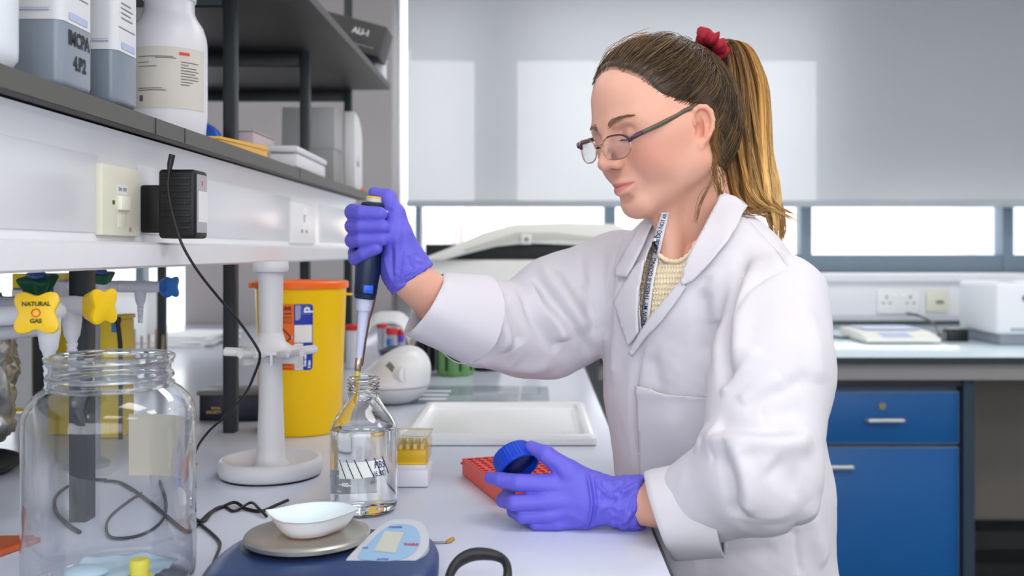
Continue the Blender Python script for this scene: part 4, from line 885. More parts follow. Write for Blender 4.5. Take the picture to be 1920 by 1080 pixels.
# ------------------------------------------------------------------ bench-top centrifuge, tube rack, black and green racks
t = thing('mini_centrifuge', 'rounded white bench-top mini centrifuge with its lid raised', 'centrifuge', (-.29, 2.12, B)); mc = Vector((-.315, 2.13, B))
GWH = M('instrument_white', (233, 233, 236), .3)
V = Vol(mc+Vector((-.11, -.11, -.01)), mc+Vector((.12, .12, .16)), .004); c = np.array(mc)
V.ell(c+[0, 0, .045], (.078, .085, .05), .01).ell(c+[.02, -.02, .075], (.062, .06, .042), .02).ell(c+[.035, -.01, .095], (.035, .045, .03), .03)
V.half(c+[0, 0, .040], (0, 0, -1)); v, f = V.mesh(1); obj('upper_shell', (v, f), GWH, t, smooth=60)
V = Vol(mc+Vector((-.11, -.11, -.01)), mc+Vector((.12, .12, .10)), .004); V.ell(c+[0, 0, .045], (.076, .083, .049), .01).half(c+[0, 0, .0395], (0, 0, 1)).half(c+[0, 0, .002], (0, 0, -1)); v, f = V.mesh(1); obj('lower_shell', (v, f), M('instrument_grey', (206, 206, 210), .35), t, smooth=60)
kx = at(748, 700, 2.06); obj('dial', MB().cyl(kx, kx+Vector((.015, -.012, 0)), .0185, .017, 24).box(kx+Vector((.016, -.013, 0)), (.006, .006, .03), .002, Euler((0, 0, -.68))), GWH, t)
p_ = at(733, 688, 2.055); obj('display', MB().box(p_, (.022, .004, .012), .001, Euler((-.5, .7, -.5))), M('display_grey', (120, 128, 124), .2), t)
lid_ = MB(); 
P = [[mc+Vector((-.075+.105*i/10, .03+.05*(j/6), .125+.05*math.sin(PI*.5*(1-abs(i/5-1)**2.2))*(1-.3*j/6)+.006*j)) for j in range(7)] for i in range(11)]
obj('lid', lid_.sheet(P), GWH, t, smooth=180, solid=.006)
obj('rotor', MB().lathe([(0, .0), (.03, .0), (.034, .01), (.01, .02), (0, .02)], mc+Vector((-.005, .03, .104)), 24), M('rotor_dark', (70, 74, 82), .4), t)
obj('lid_latch', MB().box(mc+Vector((.036, .035, .128)), (.012, .01, .024), .002, Euler((0, .4, 0))), M('latch_grey', (150, 146, 138), .4), t)
t = thing('tube_rack', 'white tube rack beside the mini centrifuge', 'rack', (-.375, 2.45, B)); rx0 = at(700, 0, 2.45).x; rx1 = at(768, 0, 2.45).x
obj('block', MB().b2((rx0, 2.44, B+.001), (rx1, 2.52, B+.055), .003), M('rack_white', (226, 228, 234), .35), t)
obj('upper_plate', MB().b2((rx0, 2.44, B+.060), (rx1, 2.52, B+.066), .001), MATS['rack_white'], t)
def tube_(cx, cyy, z0, z1, r, cap, label, capn):
    t = thing('sample_tube', label, 'tube', (cx, cyy, B)); obj('tube', MB().lathe([(0, 0), (r*.5, .001), (r, .012), (r, z1-z0)], (cx, cyy, z0), 16), M('tube_clear', (206, 208, 224), .2, trans=.5), t)
    obj('cap', MB().lathe([(r*1.2, 0), (r*1.22, .014), (r*1.1, .016), (0, .016)], (cx, cyy, z1-.002), 18), cap, t)
RC = M('cap_red', (214, 40, 40), .4); BC = M('cap_azure', (36, 120, 206), .4); PC = M('cap_purple', (96, 66, 190), .4)
zr = lambda py, D: H-(py-CY)*D/F
for (px, py, D, r, cm, lbl) in ((716, 603, 2.48, .0115, RC, 'leftmost tall red-capped tube in the white tube rack'), (735, 615, 2.46, .0125, RC, 'middle red-capped tube in the white tube rack'), (753, 617, 2.49, .0105, RC, 'rightmost red-capped tube in the white tube rack'), (731, 635, 2.455, .0072, BC, 'small tube with a bright blue cap in front of the red caps'), (752, 629, 2.46, .0068, PC, 'small tube with a purple cap in front of the red caps')):
    tube_(at(px, 0, D).x, D, B+.066, zr(py, D)-.014, r, cm, lbl, 0)
t = thing('red_topped_jar', 'small pale jar with a red screw top beyond the mini centrifuge', 'lid', (-.53, 2.9, B)); p_ = at(660, 608, 2.75); obj('lid', MB().lathe([(.02, 0), (.021, .012), (.018, .015), (0, .015)], (p_.x, 2.75, p_.z-.016), 24), RC, t)
obj('jar', MB().lathe([(.017, 0), (.018, .004), (.018, p_.z-.018-B)], (p_.x, 2.75, B+.0008), 24), M('jar_pale', (222, 224, 230), .3), t)
BLK = M('rack_black', (20, 21, 24), .35)
def canister(px0, px1, py0, py1, mat, label, nm, notch=0, group=None):
    D = bench_d(py1)+.0; r = (px1-px0)/2*D/F; D += r; c = Vector((((px0+px1)/2-CX)*D/F, D, B)); h = H-(py0-CY)*D/F-B; t = thing(nm, label, 'rack', c)
    n = 8; mb = MB(); rings = []
    for (s, z) in ((.9, .001), (.94, .004), (1.0, .02), (1.0, h)):
        rings.append([c+Vector((r*s*(1+.05*math.cos(8*a))*math.cos(a), r*s*(1+.05*math.cos(8*a))*math.sin(a), z)) for a in (2*PI*i/64 for i in range(64))])
    vs = [p for q in rings for p in q]; fs = [(64*j+i, 64*j+(i+1) % 64, 64*j+64+(i+1) % 64, 64*j+64+i) for j in range(3) for i in range(64)]+[tuple(range(64))[::-1], tuple(range(192, 256))]
    obj('body', mb.add(vs, fs), mat, t)
    for k in range(8):
        a = 2*PI*(k+.5)/8; obj('groove', MB().box(c+Vector((r*.97*math.cos(a), r*.97*math.sin(a), h*.55)), (.006, .006, h*.8), .001, Euler((0, 0, a))), M('groove_dark', (30, 44, 28), .5) if mat is not BLK else M('groove_grey', (88, 80, 82), .3), t)
    for k in range(8):
        a = 2*PI*k/8; obj('well', MB().lathe([(.009, 0), (.009, .003), (.006, .003)], c+Vector((r*.7*math.cos(a), r*.7*math.sin(a), h)), 14), mat, t)
GRN = M('rack_green', (106, 158, 92), .4)
canister(818, 888, 634, 707, GRN, 'green eight-sided tube rack under the raised sleeve', 'green_rack')
canister(768, 824, 632, 697, BLK, 'black tube rack left of the green rack', 'black_rack')
canister(884, 942, 654, 697, BLK, 'low black tube rack right of the green rack', 'black_rack')
t = thing('green_pen', 'thin green marker standing behind the tube rack', 'pen', (-.38, 2.6, B)); p_ = at(763, 598, 2.6); obj('barrel', MB().cyl((p_.x, 2.6, B+.001), (p_.x, 2.6, p_.z-.02), .004, n=10), M('pen_green', (60, 140, 90), .4), t); obj('cap', MB().cyl((p_.x, 2.6, p_.z-.02), (p_.x, 2.6, p_.z+.004), .0045, n=10), MATS['pen_green'], t)

# ------------------------------------------------------------------ red tube rack
t = thing('red_rack', 'flat coral red micro-tube rack full of round holes under her left hand', 'rack', (-.05, 1.36, B))
A = on_bench(940, 950); Bq = on_bench(867, 891); e1 = (A-Bq); Lr = e1.length; e1.normalize(); e2 = Vector((-e1.y, e1.x, 0)); e2 = e2 if e2.x > 0 else -e2
W2 = .105; hr = .024; RR = M('rack_coral', (232, 84, 68), .4, sss=.0); o = Bq+Vector((0, 0, .001)); zt = Vector((0, 0, 1))
side = MB()
for (a, b) in ((Vector((0, 0, 0)), e1*Lr), (e1*Lr, e1*Lr+e2*W2), (e1*Lr+e2*W2, e2*W2), (e2*W2, Vector((0, 0, 0)))):
    d_ = (b-a).normalized(); nrm = Vector((d_.y, -d_.x, 0)); side.add([o+a, o+b, o+b+zt*hr, o+a+zt*hr, o+a-nrm*.0016, o+b-nrm*.0016, o+b-nrm*.0016+zt*hr, o+a-nrm*.0016+zt*hr], [(0, 1, 2, 3), (5, 4, 7, 6), (3, 2, 6, 7), (1, 0, 4, 5)])
obj('wall', side, RR, t)
nu, nv = 12, 8; top = MB(); pu, pv = (Lr-.006)/nu, (W2-.006)/nv; k = 16
for i in range(nu):
    for j in range(nv):
        cc = o+e1*(.003+pu*(i+.5))+e2*(.003+pv*(j+.5))+zt*hr; out = []; inn = []; dn = []
        for q in range(k):
            a = 2*PI*q/k+PI/k*0; cs, sn = math.cos(a), math.sin(a); m_ = 1/max(abs(cs), abs(sn)); out.append(cc+e1*cs*m_*pu/2+e2*sn*m_*pv/2); inn.append(cc+e1*cs*pu*.37+e2*sn*pv*.37); dn.append(inn[-1]-zt*.016)
        top.add(out+inn+dn, [(q, (q+1) % k, k+(q+1) % k, k+q) for q in range(k)]+[(k+q, k+(q+1) % k, 2*k+(q+1) % k, 2*k+q) for q in range(k)]+[tuple(range(2*k, 3*k))])
obj('top_plate', top, M('rack_red', (226, 56, 44), .4), t, smooth=30)
obj('corner_nib', MB().box(o+zt*.017-e1*.001-e2*.001, (.003, .003, .004), .0008), RR, t)

# ------------------------------------------------------------------ foreground: big jar, balance, boat, scissors, spatula, cables, folder
jc = Vector(((208-CX)*.955/F, .955, B)); JG = thin_glass('jar_glass', (244, 246, 248), .05, .03, True, 1.7, .85)
t = thing('glass_jar', 'large empty clear glass jar with a wide neck in the foreground', 'jar', jc); R_ = .0803; z0 = .0008
prof = [(0, 0), (R_*.9, 0), (R_*.97, .004), (R_, .014), (R_, .172), (R_*.985, .184), (R_*.93, .195), (R_*.83, .204), (R_*.74, .209), (R_*.705, .2125), (R_*.705, .217), (R_*.725, .219), (R_*.725, .222), (R_*.70, .224), (R_*.70, .230), (R_*.73, .232), (R_*.735, .236), (R_*.72, .2405), (R_*.69, .2415)]
tk_ = .0022; inn = [(R_*.665, .2405), (R_*.66, .236), (R_*.66, .211), (R_*.72-tk_, .2065), (R_*.82-tk_, .2015), (R_*.915-tk_, .193), (R_*.97-tk_, .183), (R_-tk_, .171), (R_-tk_, .014), (R_*.94-tk_, .006), (R_*.86, .004), (0, .005)]
obj('glass', MB().lathe([(a, b*.963) for a, b in prof]+[(a, b*.963) for a, b in ((R_*.665, .2405), (R_*.66, .236), (R_*.66, .216))], jc+Vector((0, 0, z0)), 72), JG, t, smooth=60)
fb = cyl_fn(jc, R_+.0005, -PI/2, B); 
ja = lambda px: R_*math.asin((px-208)*.83/F/R_)
fbk = cyl_fn(jc, R_+.0005, PI/2, B)
obj('paper_label', rect_on(MB(), -.052, .094, .016, .160, fbk, 24, 2), M('label_aged', (232, 218, 190), .7), t)
NG = M('clear_ring', (250, 252, 252), .02, trans=1., ior=1.3)
for z_, q_, w_ in ((.2385, .72, .0028), (.2195, .715, .0022), (.2105, .72, .0026)): obj('neck_ring', MB().tube([jc+Vector((R_*q_*math.cos(a), R_*q_*math.sin(a), z_*.963)) for a in (2*PI*i/64 for i in range(64))], w_, 10, True), NG, t, smooth=180)
# things in the bottom of the jar
t = thing('blue_wipe', 'crumpled pale blue tissue in the bottom of the glass jar', 'tissue', (jc.x, jc.y, B+.006))
q = np.stack(np.meshgrid(np.linspace(-.045, .05, 30), np.linspace(-.045, .045, 30), indexing='ij'), -1).reshape(-1, 2); vv_ = np.stack([q[:, 0]+jc.x, q[:, 1]+jc.y, np.zeros(900)], 1); vv_[:, 2] = B+.012+.007*noise3(vv_, 90, 4)+.004*noise3(vv_, 200, 5)+.004
ff_ = [(i*30+j, i*30+j+1, i*30+j+31, i*30+j+30) for i in range(29) for j in range(29)]; obj('sheet', (vv_.tolist(), ff_), M('tissue_blue', (190, 216, 232), .7), t, smooth=180, solid=.0008)
obj('corner_fold', MB().ball((jc.x-.02, jc.y-.01, B+.02), (.022, .016, .006), 12, 8), MATS['tissue_blue'], t)
t = thing('yellow_plug', 'small yellow stopper in the bottom of the glass jar', 'stopper', (jc.x+.045, jc.y-.03, B+.006)); obj('plug', MB().lathe([(.008, 0), (.010, .012), (.008, .016), (0, .016)], (jc.x+.040, jc.y-.028, B+.0225), 18), M('plug_yellow', (238, 226, 60), .5), t)
obj('flange', MB().lathe([(.012, 0), (.012, .003), (.008, .003)], (jc.x+.040, jc.y-.028, B+.0195), 18), MATS['plug_yellow'], t)
# balance
BB = M('balance_blue', (34, 62, 112), .4); t = thing('balance', 'blue laboratory balance with a round steel pan in the foreground', 'balance', (-.22, 1.0, B))
pc = Vector(((577-CX)*1.017/F, 1.017, B))
outl = [(-.087, -.075), (-.060, -.125), (.085, -.135), (.138, -.105), (.142, -.03), (.126, .040), (.072, .062), (-.045, .068), (-.083, .03)]
outl = [(p.x, p.y) for p in smooth_path([Vector((a, b, 0)) for a, b in outl], 6, True)]
def shell(mb, outl, levels, o):
    n = len(outl); cx_ = sum(p[0] for p in outl)/n; cy_ = sum(p[1] for p in outl)/n; vs = []
    for s_, z in levels: vs += [o+Vector((cx_+(a-cx_)*s_, cy_+(b-cy_)*s_, z)) for a, b in outl]
    fs = [(j*n+i, j*n+(i+1) % n, (j+1)*n+(i+1) % n, (j+1)*n+i) for j in range(len(levels)-1) for i in range(n)]+[tuple(range(n))[::-1], tuple((len(levels)-1)*n+i for i in range(n))]; return mb.add(vs, fs)
obj('housing', shell(MB(), outl, [(.97, .004), (1.0, .008), (1.0, .014), (.97, .021), (.90, .0255), (.82, .027)], pc), BB, t, smooth=60)
obj('pan_seat', MB().lathe([(.068, .018), (.0685, .0275), (.062, .0295), (0, .0295)], pc, 48), M('balance_navy', (26, 36, 66), .4), t)
obj('pan', MB().lathe([(.0605, .0315), (.0652, .0325), (.0655, .0365), (.0640, .0385), (.058, .0388), (.054, .0375), (.03, .0372), (0, .0372)], pc, 64), M('pan_steel', (190, 186, 176), .32, metal=.85), t)
# control panel: a sloping pale plate on the right of the pan
cpo = pc+Vector((.089, -.018, .0275)); pz = [(-.036, -.046), (-.012, -.056), (.020, -.053), (.038, -.030), (.041, .006), (.027, .047), (-.002, .054), (-.018, .030), (-.030, -.010)]
pz = [(p.x, p.y) for p in smooth_path([Vector((a, b, 0)) for a, b in pz], 5, True)]
tilt = Euler((math.radians(9), 0, 0)).to_matrix(); 
def cp_fn(off): return lambda u, v: cpo+tilt@Vector((u, v, off))
cf = cp_fn(.006); low = cp_fn(-.006)
n = len(pz); pan_ = MB().add([low(*p) for p in pz]+[cf(*p) for p in pz], [tuple(range(n, 2*n))]+[(i, (i+1) % n, n+(i+1) % n, n+i) for i in range(n)]); kp = obj('control_panel', pan_, M('panel_cream', (196, 200, 208), .35), t, smooth=30)
cf2 = cp_fn(.0064); obj('overlay', MB().add([cf2(a*.76+.001, b*.76) for a, b in pz], [tuple(range(n))]), M('overlay_blue', (150, 184, 216), .4), kp)
cf3 = cp_fn(.0068); cf4 = cp_fn(.0072)
obj('display', MB().add([cf3(*p) for p in ((-.012, -.022), (.010, -.026), (.013, .020), (-.008, .024))], [(0, 1, 2, 3)]), M('lcd', (198, 200, 186), .2), kp)
tx = MB(); text_on(tx, 'TARE', .0065, cf4, .0003, dx=.024, dy=-.008); obj('red_lettering', tx, M('print_red2', (206, 60, 70), .5), kp)
tx = MB(); text_on(tx, 'on', .006, cf4, .0002, dx=-.022, dy=-.015); text_on(tx, 'mode', .006, cf4, .0002, dx=.002, dy=.033); text_on(tx, 'print', .006, cf4, .0002, dx=-.0, dy=-.040); obj('lettering', tx, M('print_royal', (70, 96, 160), .5), kp)
for (x, y) in ((-.06, .03), (-.06, -.09), (.09, -.1), (.08, .03)): obj('foot', MB().cyl(pc+Vector((x, y, .0006)), pc+Vector((x, y, .006)), .009, n=14), DARK, t)
# weigh boat: hexagonal dish
t = thing('weigh_boat', 'white plastic weighing boat lying on the steel pan', 'dish', pc+Vector((0, 0, .038)))
hx = [(-.046, .004), (-.040, .012), (-.012, .040), (.022, .041), (.047, .016), (.046, .008), (.020, -.030), (-.018, -.034)]
def boat(s, z, k=3): return [p for p in smooth_path([pc+Vector((a*s+.002, b*s-.001, z)) for a, b in hx], k, True)]
lv = [boat(.60, .0386), boat(.68, .0392), boat(.82, .0465), boat(.94, .0550), boat(1.0, .0585), boat(1.03, .0587)]
for q, p in enumerate(lv):
    for i, v_ in enumerate(p):
        d = (v_-pc); 
        if q > 1: v_.z += .0015*(abs(d.x)/.056)**2*(q-1)/4
n = len(lv[0]); obj('dish', MB().add([p for q in lv for p in q], [(j*n+i, j*n+(i+1) % n, (j+1)*n+(i+1) % n, (j+1)*n+i) for j in range(5) for i in range(n)]+[tuple(range(n))[::-1]]), M('boat_white', (250, 250, 251), .35, sss=.5), t, smooth=50, solid=.0007)
# scissors
t = thing('scissors', 'pair of scissors with black loop handles at the bottom edge', 'scissors', (-.06, .92, B))
sc = Vector((at(898, 1075, .97).x, .955, B+.006))
lp = smooth_path([sc+Vector(p) for p in ((-.028, -.02, .002), (-.024, .008, .014), (-.008, .020, .021), (.014, .020, .021), (.027, .012, .016), (.029, -.01, .006), (.02, -.045, .0), (-.01, -.05, .0))], 6, True)
obj('handle', MB().tube(lp, [.0042+.0016*math.sin(2*PI*i/len(lp))**2 for i in range(len(lp))], 10, True, 1.3), M('handle_black', (36, 36, 38), .45), t, smooth=180)
lp = smooth_path([sc+Vector(p) for p in ((.03, -.05, .0), (.05, -.06, .004), (.052, -.09, .004), (.03, -.11, .002), (.012, -.1, 0), (.012, -.07, 0))], 6, True); obj('handle', MB().tube(lp, .0045, 10, True), MATS['handle_black'], t, smooth=180)
obj('blade', MB().prism([(-.006, 0), (.006, 0), (.002, -.10), (-.001, -.105)], (0, 0, .0016), sc+Vector((-.005, -.05, -.003)), (1, 0, 0), (0, 1, 0)), M('steel', (190, 190, 192), .25, metal=1.), t)
obj('blade', MB().prism([(-.006, 0), (.006, 0), (.002, -.10), (-.001, -.105)], (0, 0, .0016), sc+Vector((.012, -.09, -.0045)), (1, .1, 0), (-.1, 1, 0)), MATS['steel'], t)
# spatula
t = thing('spatula', 'thin metal micro-spatula with a gold tip beside the balance', 'spatula', on_bench(830, 1020)); a, b = on_bench(790, 1021)+Vector((0, 0, .002)), on_bench(836, 1020)+Vector((0, 0, .002))
obj('rod', MB().tube([a-Vector((.05, -.01, 0)), a, b], .0013, 8), M('rod_steel', (160, 158, 160), .3, metal=.8), t)
obj('tip', MB().tube([b, on_bench(842, 1018)+Vector((0, 0, .002)), on_bench(851, 1016)+Vector((0, 0, .004))], [.0014, .0028, .0022], 8), M('tip_gold', (204, 160, 72), .35, metal=.7), t)
# cables on the bench
def cable(label, pts, r, mat, z=.0026):
    P = [on_bench(*p[:2])+Vector((0, 0, z+(p[2] if len(p) > 2 else 0))) for p in pts]; t = obj('cable', MB().tube(smooth_path(P, 6), r, 8), mat, smooth=180); return tag(t, label, 'cable')
cable('black cable twisting behind the weigh boat to the jar', [(540, 947, .004), (515, 955, .002), (490, 962), (462, 958), (440, 950, .003), (415, 955), (395, 964), (372, 985), (350, 1000), (300, 960), (262, 930), (225, 908), (195, 905)], .0022, CABLE)
cable('second black cable looping to the balance', [(500, 972), (486, 964, .004), (470, 952, .004), (440, 962), (420, 953), (400, 966, .004), (385, 980), (370, 985, .004), (362, 975, .004), (358, 975), (380, 990), (408, 1015), (412, 1030), (402, 1055), (396, 1072), (392, 1088)], .0018, CABLE)
cable('black cable loop on the bench seen through the glass jar', [(150, 1002), (125, 985), (104, 960), (108, 930), (150, 905), (200, 903)], .0022, CABLE)
cable('thin black cable curling on the bench behind the glass jar', [(265, 928), (235, 948), (205, 975), (200, 1000), (215, 1013), (260, 1008), (300, 985), (312, 950), (300, 905)], .0018, CABLE)
t = thing('orange_folder', 'orange-brown folder on the bench at the lower left corner', 'folder', (-.56, 1.0, B)); c = on_bench(-60, 1030)
obj('cover', MB().prism([(-.16, -.09), (.04, -.05), (.064, .024), (-.16, .012)], (0, 0, .006), Vector((on_bench(0, 1030).x-.03, on_bench(0, 1030).y, B+.001)), (1, 0, 0), (0, 1, 0), .001), M('folder_orange', (196, 92, 48), .6), t)
obj('pages', MB().prism([(-.15, -.085), (.036, -.047), (.058, .02), (-.15, .008)], (0, 0, .003), Vector((on_bench(0, 1030).x-.03, on_bench(0, 1030).y, B+.0072)), (1, 0, 0), (0, 1, 0)), M('folder_brown', (168, 80, 44), .6), t)

# ------------------------------------------------------------------ things along the window wall
t = thing('gel_imager', 'large off-white bench instrument with its wide lid propped open under the window', 'instrument', (-.2, 3.7, B)); D = 3.62
OFF = M('instrument_cream', (226, 225, 219), .45); xa, xb, xc = at(772, 0, D).x, at(1012, 0, D).x, at(1180, 0, D).x
obj('body', MB().b2((xa, D, B+.001), (xb, D+.5, H-(487-CY)*D/F), .012, 3), OFF, t)
obj('cowl', MB().prism([(0, 0), (.16, 0), (.16, .31), (.03, .31), (-.02, .30), (.02, .24), (.05, .14)], (0, .5, 0), (xb-.0, D-.02, B+.001), (1, 0, 0), (0, 0, 1), .004), OFF, t)
ds = plane_fn((xb+.10, D-.0215, B+.275), (1, 0, 0), (0, 0, 1)); obj('screen', rect_on(MB(), -.04, -.01, .05, .02, ds, 1), M('screen_blue', (140, 190, 226), .3), t)
obj('interior', MB().b2((xa+.05, D+.012, H-(489-CY)*D/F), (xc-.03, D+.5, H-(458-CY)*D/F), .004), M('interior_black', (20, 28, 27), .5), t)
zq = lambda py: H-(py-CY)*(D-.02)/F; xq = lambda px: (px-CX)*(D-.02)/F
lidp = [(782, 488), (840, 466), (905, 437), (963, 421), (1060, 418), (1150, 420), (1185, 432), (1185, 462), (1120, 461), (1060, 459), (990, 456), (930, 462), (870, 477), (830, 488)]
lidp = [(xq(a), zq(b)) for a, b in lidp]
lo = obj('lid', MB().prism(lidp, (0, .50, 0), (0, D-.02, 0), (1, 0, 0), (0, 0, 1), .003), OFF, t)
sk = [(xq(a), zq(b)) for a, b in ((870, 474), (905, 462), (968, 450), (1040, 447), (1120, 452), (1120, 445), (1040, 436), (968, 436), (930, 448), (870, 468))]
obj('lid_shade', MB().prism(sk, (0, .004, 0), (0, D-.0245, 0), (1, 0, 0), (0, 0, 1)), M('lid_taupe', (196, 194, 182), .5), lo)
h_ = Vector((xq(987), D-.03, zq(449))); obj('hinge', MB().box(h_, (.04, .02, .038), .004), OFF, lo); obj('hinge_pin', MB().cyl(h_+Vector((0, -.012, 0)), h_+Vector((0, -.009, 0)), .009, n=16), M('hinge_grey', (140, 136, 134), .4), lo)
t = thing('white_instrument', 'white bench instrument with rounded corners at the right edge on the window bench', 'instrument', (1.75, 3.6, B)); D = bench_d(648)
x0, zt = at(1866, 0, D).x, H-(530-CY)*D/F
obj('housing', MB().b2((x0, D-.01, B+.04), (x0+.34, D+.3, zt), .015, 3), M('housing_white', (228, 230, 234), .35), t); obj('base', MB().b2((x0+.02, D+.01, B+.001), (x0+.32, D+.29, B+.042), .004), M('housing_base_grey', (140, 148, 158), .5), t)
obj('name_plate', MB().b2((x0+.05, D-.012, B+.052), (x0+.16, D-.0095, B+.064), .001), M('plate_grey', (164, 172, 184), .4), t); obj('button', MB().cyl((x0+.105, D-.013, zt-.055), (x0+.105, D-.008, zt-.055), .014, n=18), M('button_blue_grey', (92, 104, 136), .4), t)
t = thing('bench_scale', 'flat white electronic scale on the window bench', 'scale', (1.3, 3.55, B)); D = bench_d(645)
x0, x1 = at(1668, 0, D).x, at(1762, 0, D).x; xs_ = [x0-.10, x0, x1, x1-.05]
prof = [(0, 0), (.34, 0), (.34, .042), (.12, .042), (0, .02)]
obj('body', MB().prism([(D, .004), (D+.30, .004), (D+.30, .040), (D+.10, .038), (D, .020)], (x1-x0+.09, 0, 0), (x0-.085, 0, B+.001), (0, 1, 0), (0, 0, 1), .004), M('scale_cream', (236, 235, 226), .4), t)
cf = plane_fn((x0+.04, D+.002, B+.0225), (1, 0, 0), (0, .1, .018)); obj('keypad', MB().sheet([[cf(-.06, .006), cf(-.06, .075)], [cf(.05, .006), cf(.05, .075)]]), M('keypad_blue', (176, 188, 226), .4), t)
obj('pan', MB().b2((x0-.05, D+.12, B+.042), (x1-.02, D+.28, B+.047), .002), M('scale_pan_blue', (190, 200, 232), .35), t)
t = thing('plug_adapter', 'black plug-in power adapter with its lead on the window bench', 'adapter', (1.5, 3.5, B)); p_ = on_bench(1802, 642)
obj('body', MB().box(p_+Vector((0, .05, .024)), (.075, .06, .046), .004), DARK, t); obj('pins', MB().box(p_+Vector((-.05, .045, .02)), (.03, .03, .03), .004), M('adapter_grey', (110, 104, 112), .5), t)
obj('label', MB().b2(p_+Vector((-.02, .05, .0475)), p_+Vector((.025, .075, .0482))), LABELW, t)
obj('lead', MB().tube(smooth_path([p_+Vector((.03, .06, .02)), on_bench(1830, 615)+Vector((0, 0, .03)), on_bench(1846, 612)+Vector((0, 0, .02)), on_bench(1852, 606)+Vector((0, 0, .006))], 6), .004, 8), CABLE, t)
obj('lead', MB().tube(smooth_path([p_+Vector((-.06, .05, .02)), on_bench(1752, 622)+Vector((0, 0, .03)), on_bench(1725, 612)+Vector((0, 0, .046)), on_bench(1700, 608)+Vector((0, 0, .05))], 6), .005, 8), CABLE, t)
tag(obj('cable', MB().tube(smooth_path([on_bench(1555, 632)+Vector((0, 0, .006)), on_bench(1580, 636)+Vector((0, 0, .006)), on_bench(1597, 632)+Vector((0, 0, .006)), on_bench(1606, 620)+Vector((0, 0, .006))], 6), .005, 8), M('cable_grey_green', (86, 104, 112), .5)), 'grey cable trailing from the electronic scale towards the woman', 'cable')
# ------------------------------------------------------------------ the woman
DP = Vector((.30, 1.34, 0))
person = None
SKIN = M('skin', (226, 174, 154), .46, spec=.35, sss=.12, attr='tint', noise=.03, nscale=120, bump=.08, bscale=900)
COATM = M('coat_cotton', (214, 210, 216), .85, spec=.15, noise=.015, nscale=300, bump=.12, bscale=1500, sheen=.1)
GLOVE = M('nitrile_violet', (102, 96, 210), .48, spec=.4, bump=.10, bscale=500)
npa = lambda v: np.array(v, dtype=float)
A_ = lambda px, py, D: npa(at(px, py, D))
# head frame: x towards the face, y to her left, z up
PSI, THE, ROL, HS = math.radians(33), math.radians(15), math.radians(5), .95
HO = npa((.1715, 1.303, H+.163))
Rz = Matrix(((-math.cos(PSI), math.sin(PSI), 0), (-math.sin(PSI), -math.cos(PSI), 0), (0, 0, 1)))
HR = npa(Rz @ Matrix.Rotation(THE, 3, 'Y') @ Matrix.Rotation(ROL, 3, 'X'))
h2w = lambda P: (np.asarray(P)*HS) @ HR.T + HO
w2h = lambda P: ((np.asarray(P)-HO) @ HR)/HS
def vw(p): return Vector(h2w([p])[0])

# ---- head and neck
V = Vol((-.125, -.100, -.235), (.135, .100, .145), .0016)
V.ell((-.010, 0, .043), (.094, .073, .083), 0)
V.ell((.030, 0, .052), (.066, .062, .058), .02)
V.ell((.046, 0, -.012), (.047, .056, .070), .03)
V.ell((.028, 0, -.055), (.052, .049, .048), .025)
for s in (-1, 1):
    V.cone((.002, s*.050, -.050), (.074, s*.012, -.088), .019, .0165, .022)
    V.cone((.000, s*.056, .0), (.002, s*.050, -.050), .016, .018, .02)
    V.ell((.060, s*.036, -.030), (.027, .025, .028), .018)
    V.cone((.064, s*.038, -.008), (.022, s*.055, -.004), .017, .015, .022); V.ell((.018, s*.043, -.030), (.040, .020, .038), .03); V.ell((.035, s*.044, .020), (.040, .024, .034), .025)
V.ell((.0775, 0, -.089), (.0155, .020, .0165), .014)
# brow, sockets, eyes
for s in (-1, 1):
    V.cone((.090, s*.012, .025), (.074, s*.044, .025), .0075, .004, .020)
    V.ell((.097, s*.031, .010), (.014, .017, .0105), .010, op='sub')
    V.ell((.0750, s*.0305, .0072), .0122, .004)
    R = np.eye(3); V.ell((.0755, s*.0305, .0085), (.0122, .0140, .0100), .004)
# nose
V.cone((.092, 0, .020), (.1135, 0, -.0215), .0070, .0090, .010)
V.ell((.1135, 0, -.0245), (.0095, .0098, .0082), .006)
for s in (-1, 1):
    V.ell((.1015, s*.0125, -.0275), (.0108, .0068, .0072), .006)
    V.ell((.1075, s*.0062, -.0345), (.0050, .0030, .0042), .002, op='sub')
# mouth
V.ell((.084, 0, -.055), (.0175, .024, .022), .012)
arc = lambda xs, zs, w_, n_=9: [(xs-.0085*(abs(t)**2.0)*1.6, w_*t, zs+.001*t*t) for t in np.linspace(-1, 1, n_)]
up_ = arc(.0990, -.0530, .0215); lo_ = arc(.0975, -.0640, .0200)
for i in range(8):
    q = lambda j: max(.0012, .0056*(1-abs(np.linspace(-1, 1, 9)[j])**2.2)+.0006)
    V.cone(up_[i], up_[i+1], q(i), q(i+1), .0035); V.cone(lo_[i], lo_[i+1], q(i)*1.3, q(i+1)*1.3, .0035)
gr = arc(.1045, -.0583, .0235)
for i in range(8): V.cone(gr[i], gr[i+1], .0011+.0006*(i in (0, 7)), .0011, .0012, op='sub')
V.ell((.106, 0, -.0415), (.0045, .0035, .007), .003, op='sub')
V.ell((.0985, 0, -.0770), (.007, .016, .0042), .006, op='sub')
# neck
NB = w2h([A_(1318, 480, 1.350)])[0]
V.cone((-.030, 0, -.020), NB, .050, .0575, .022)
V.cone((.030, 0, -.078), w2h([A_(1262, 500, 1.290)])[0], .018, .016, .03)
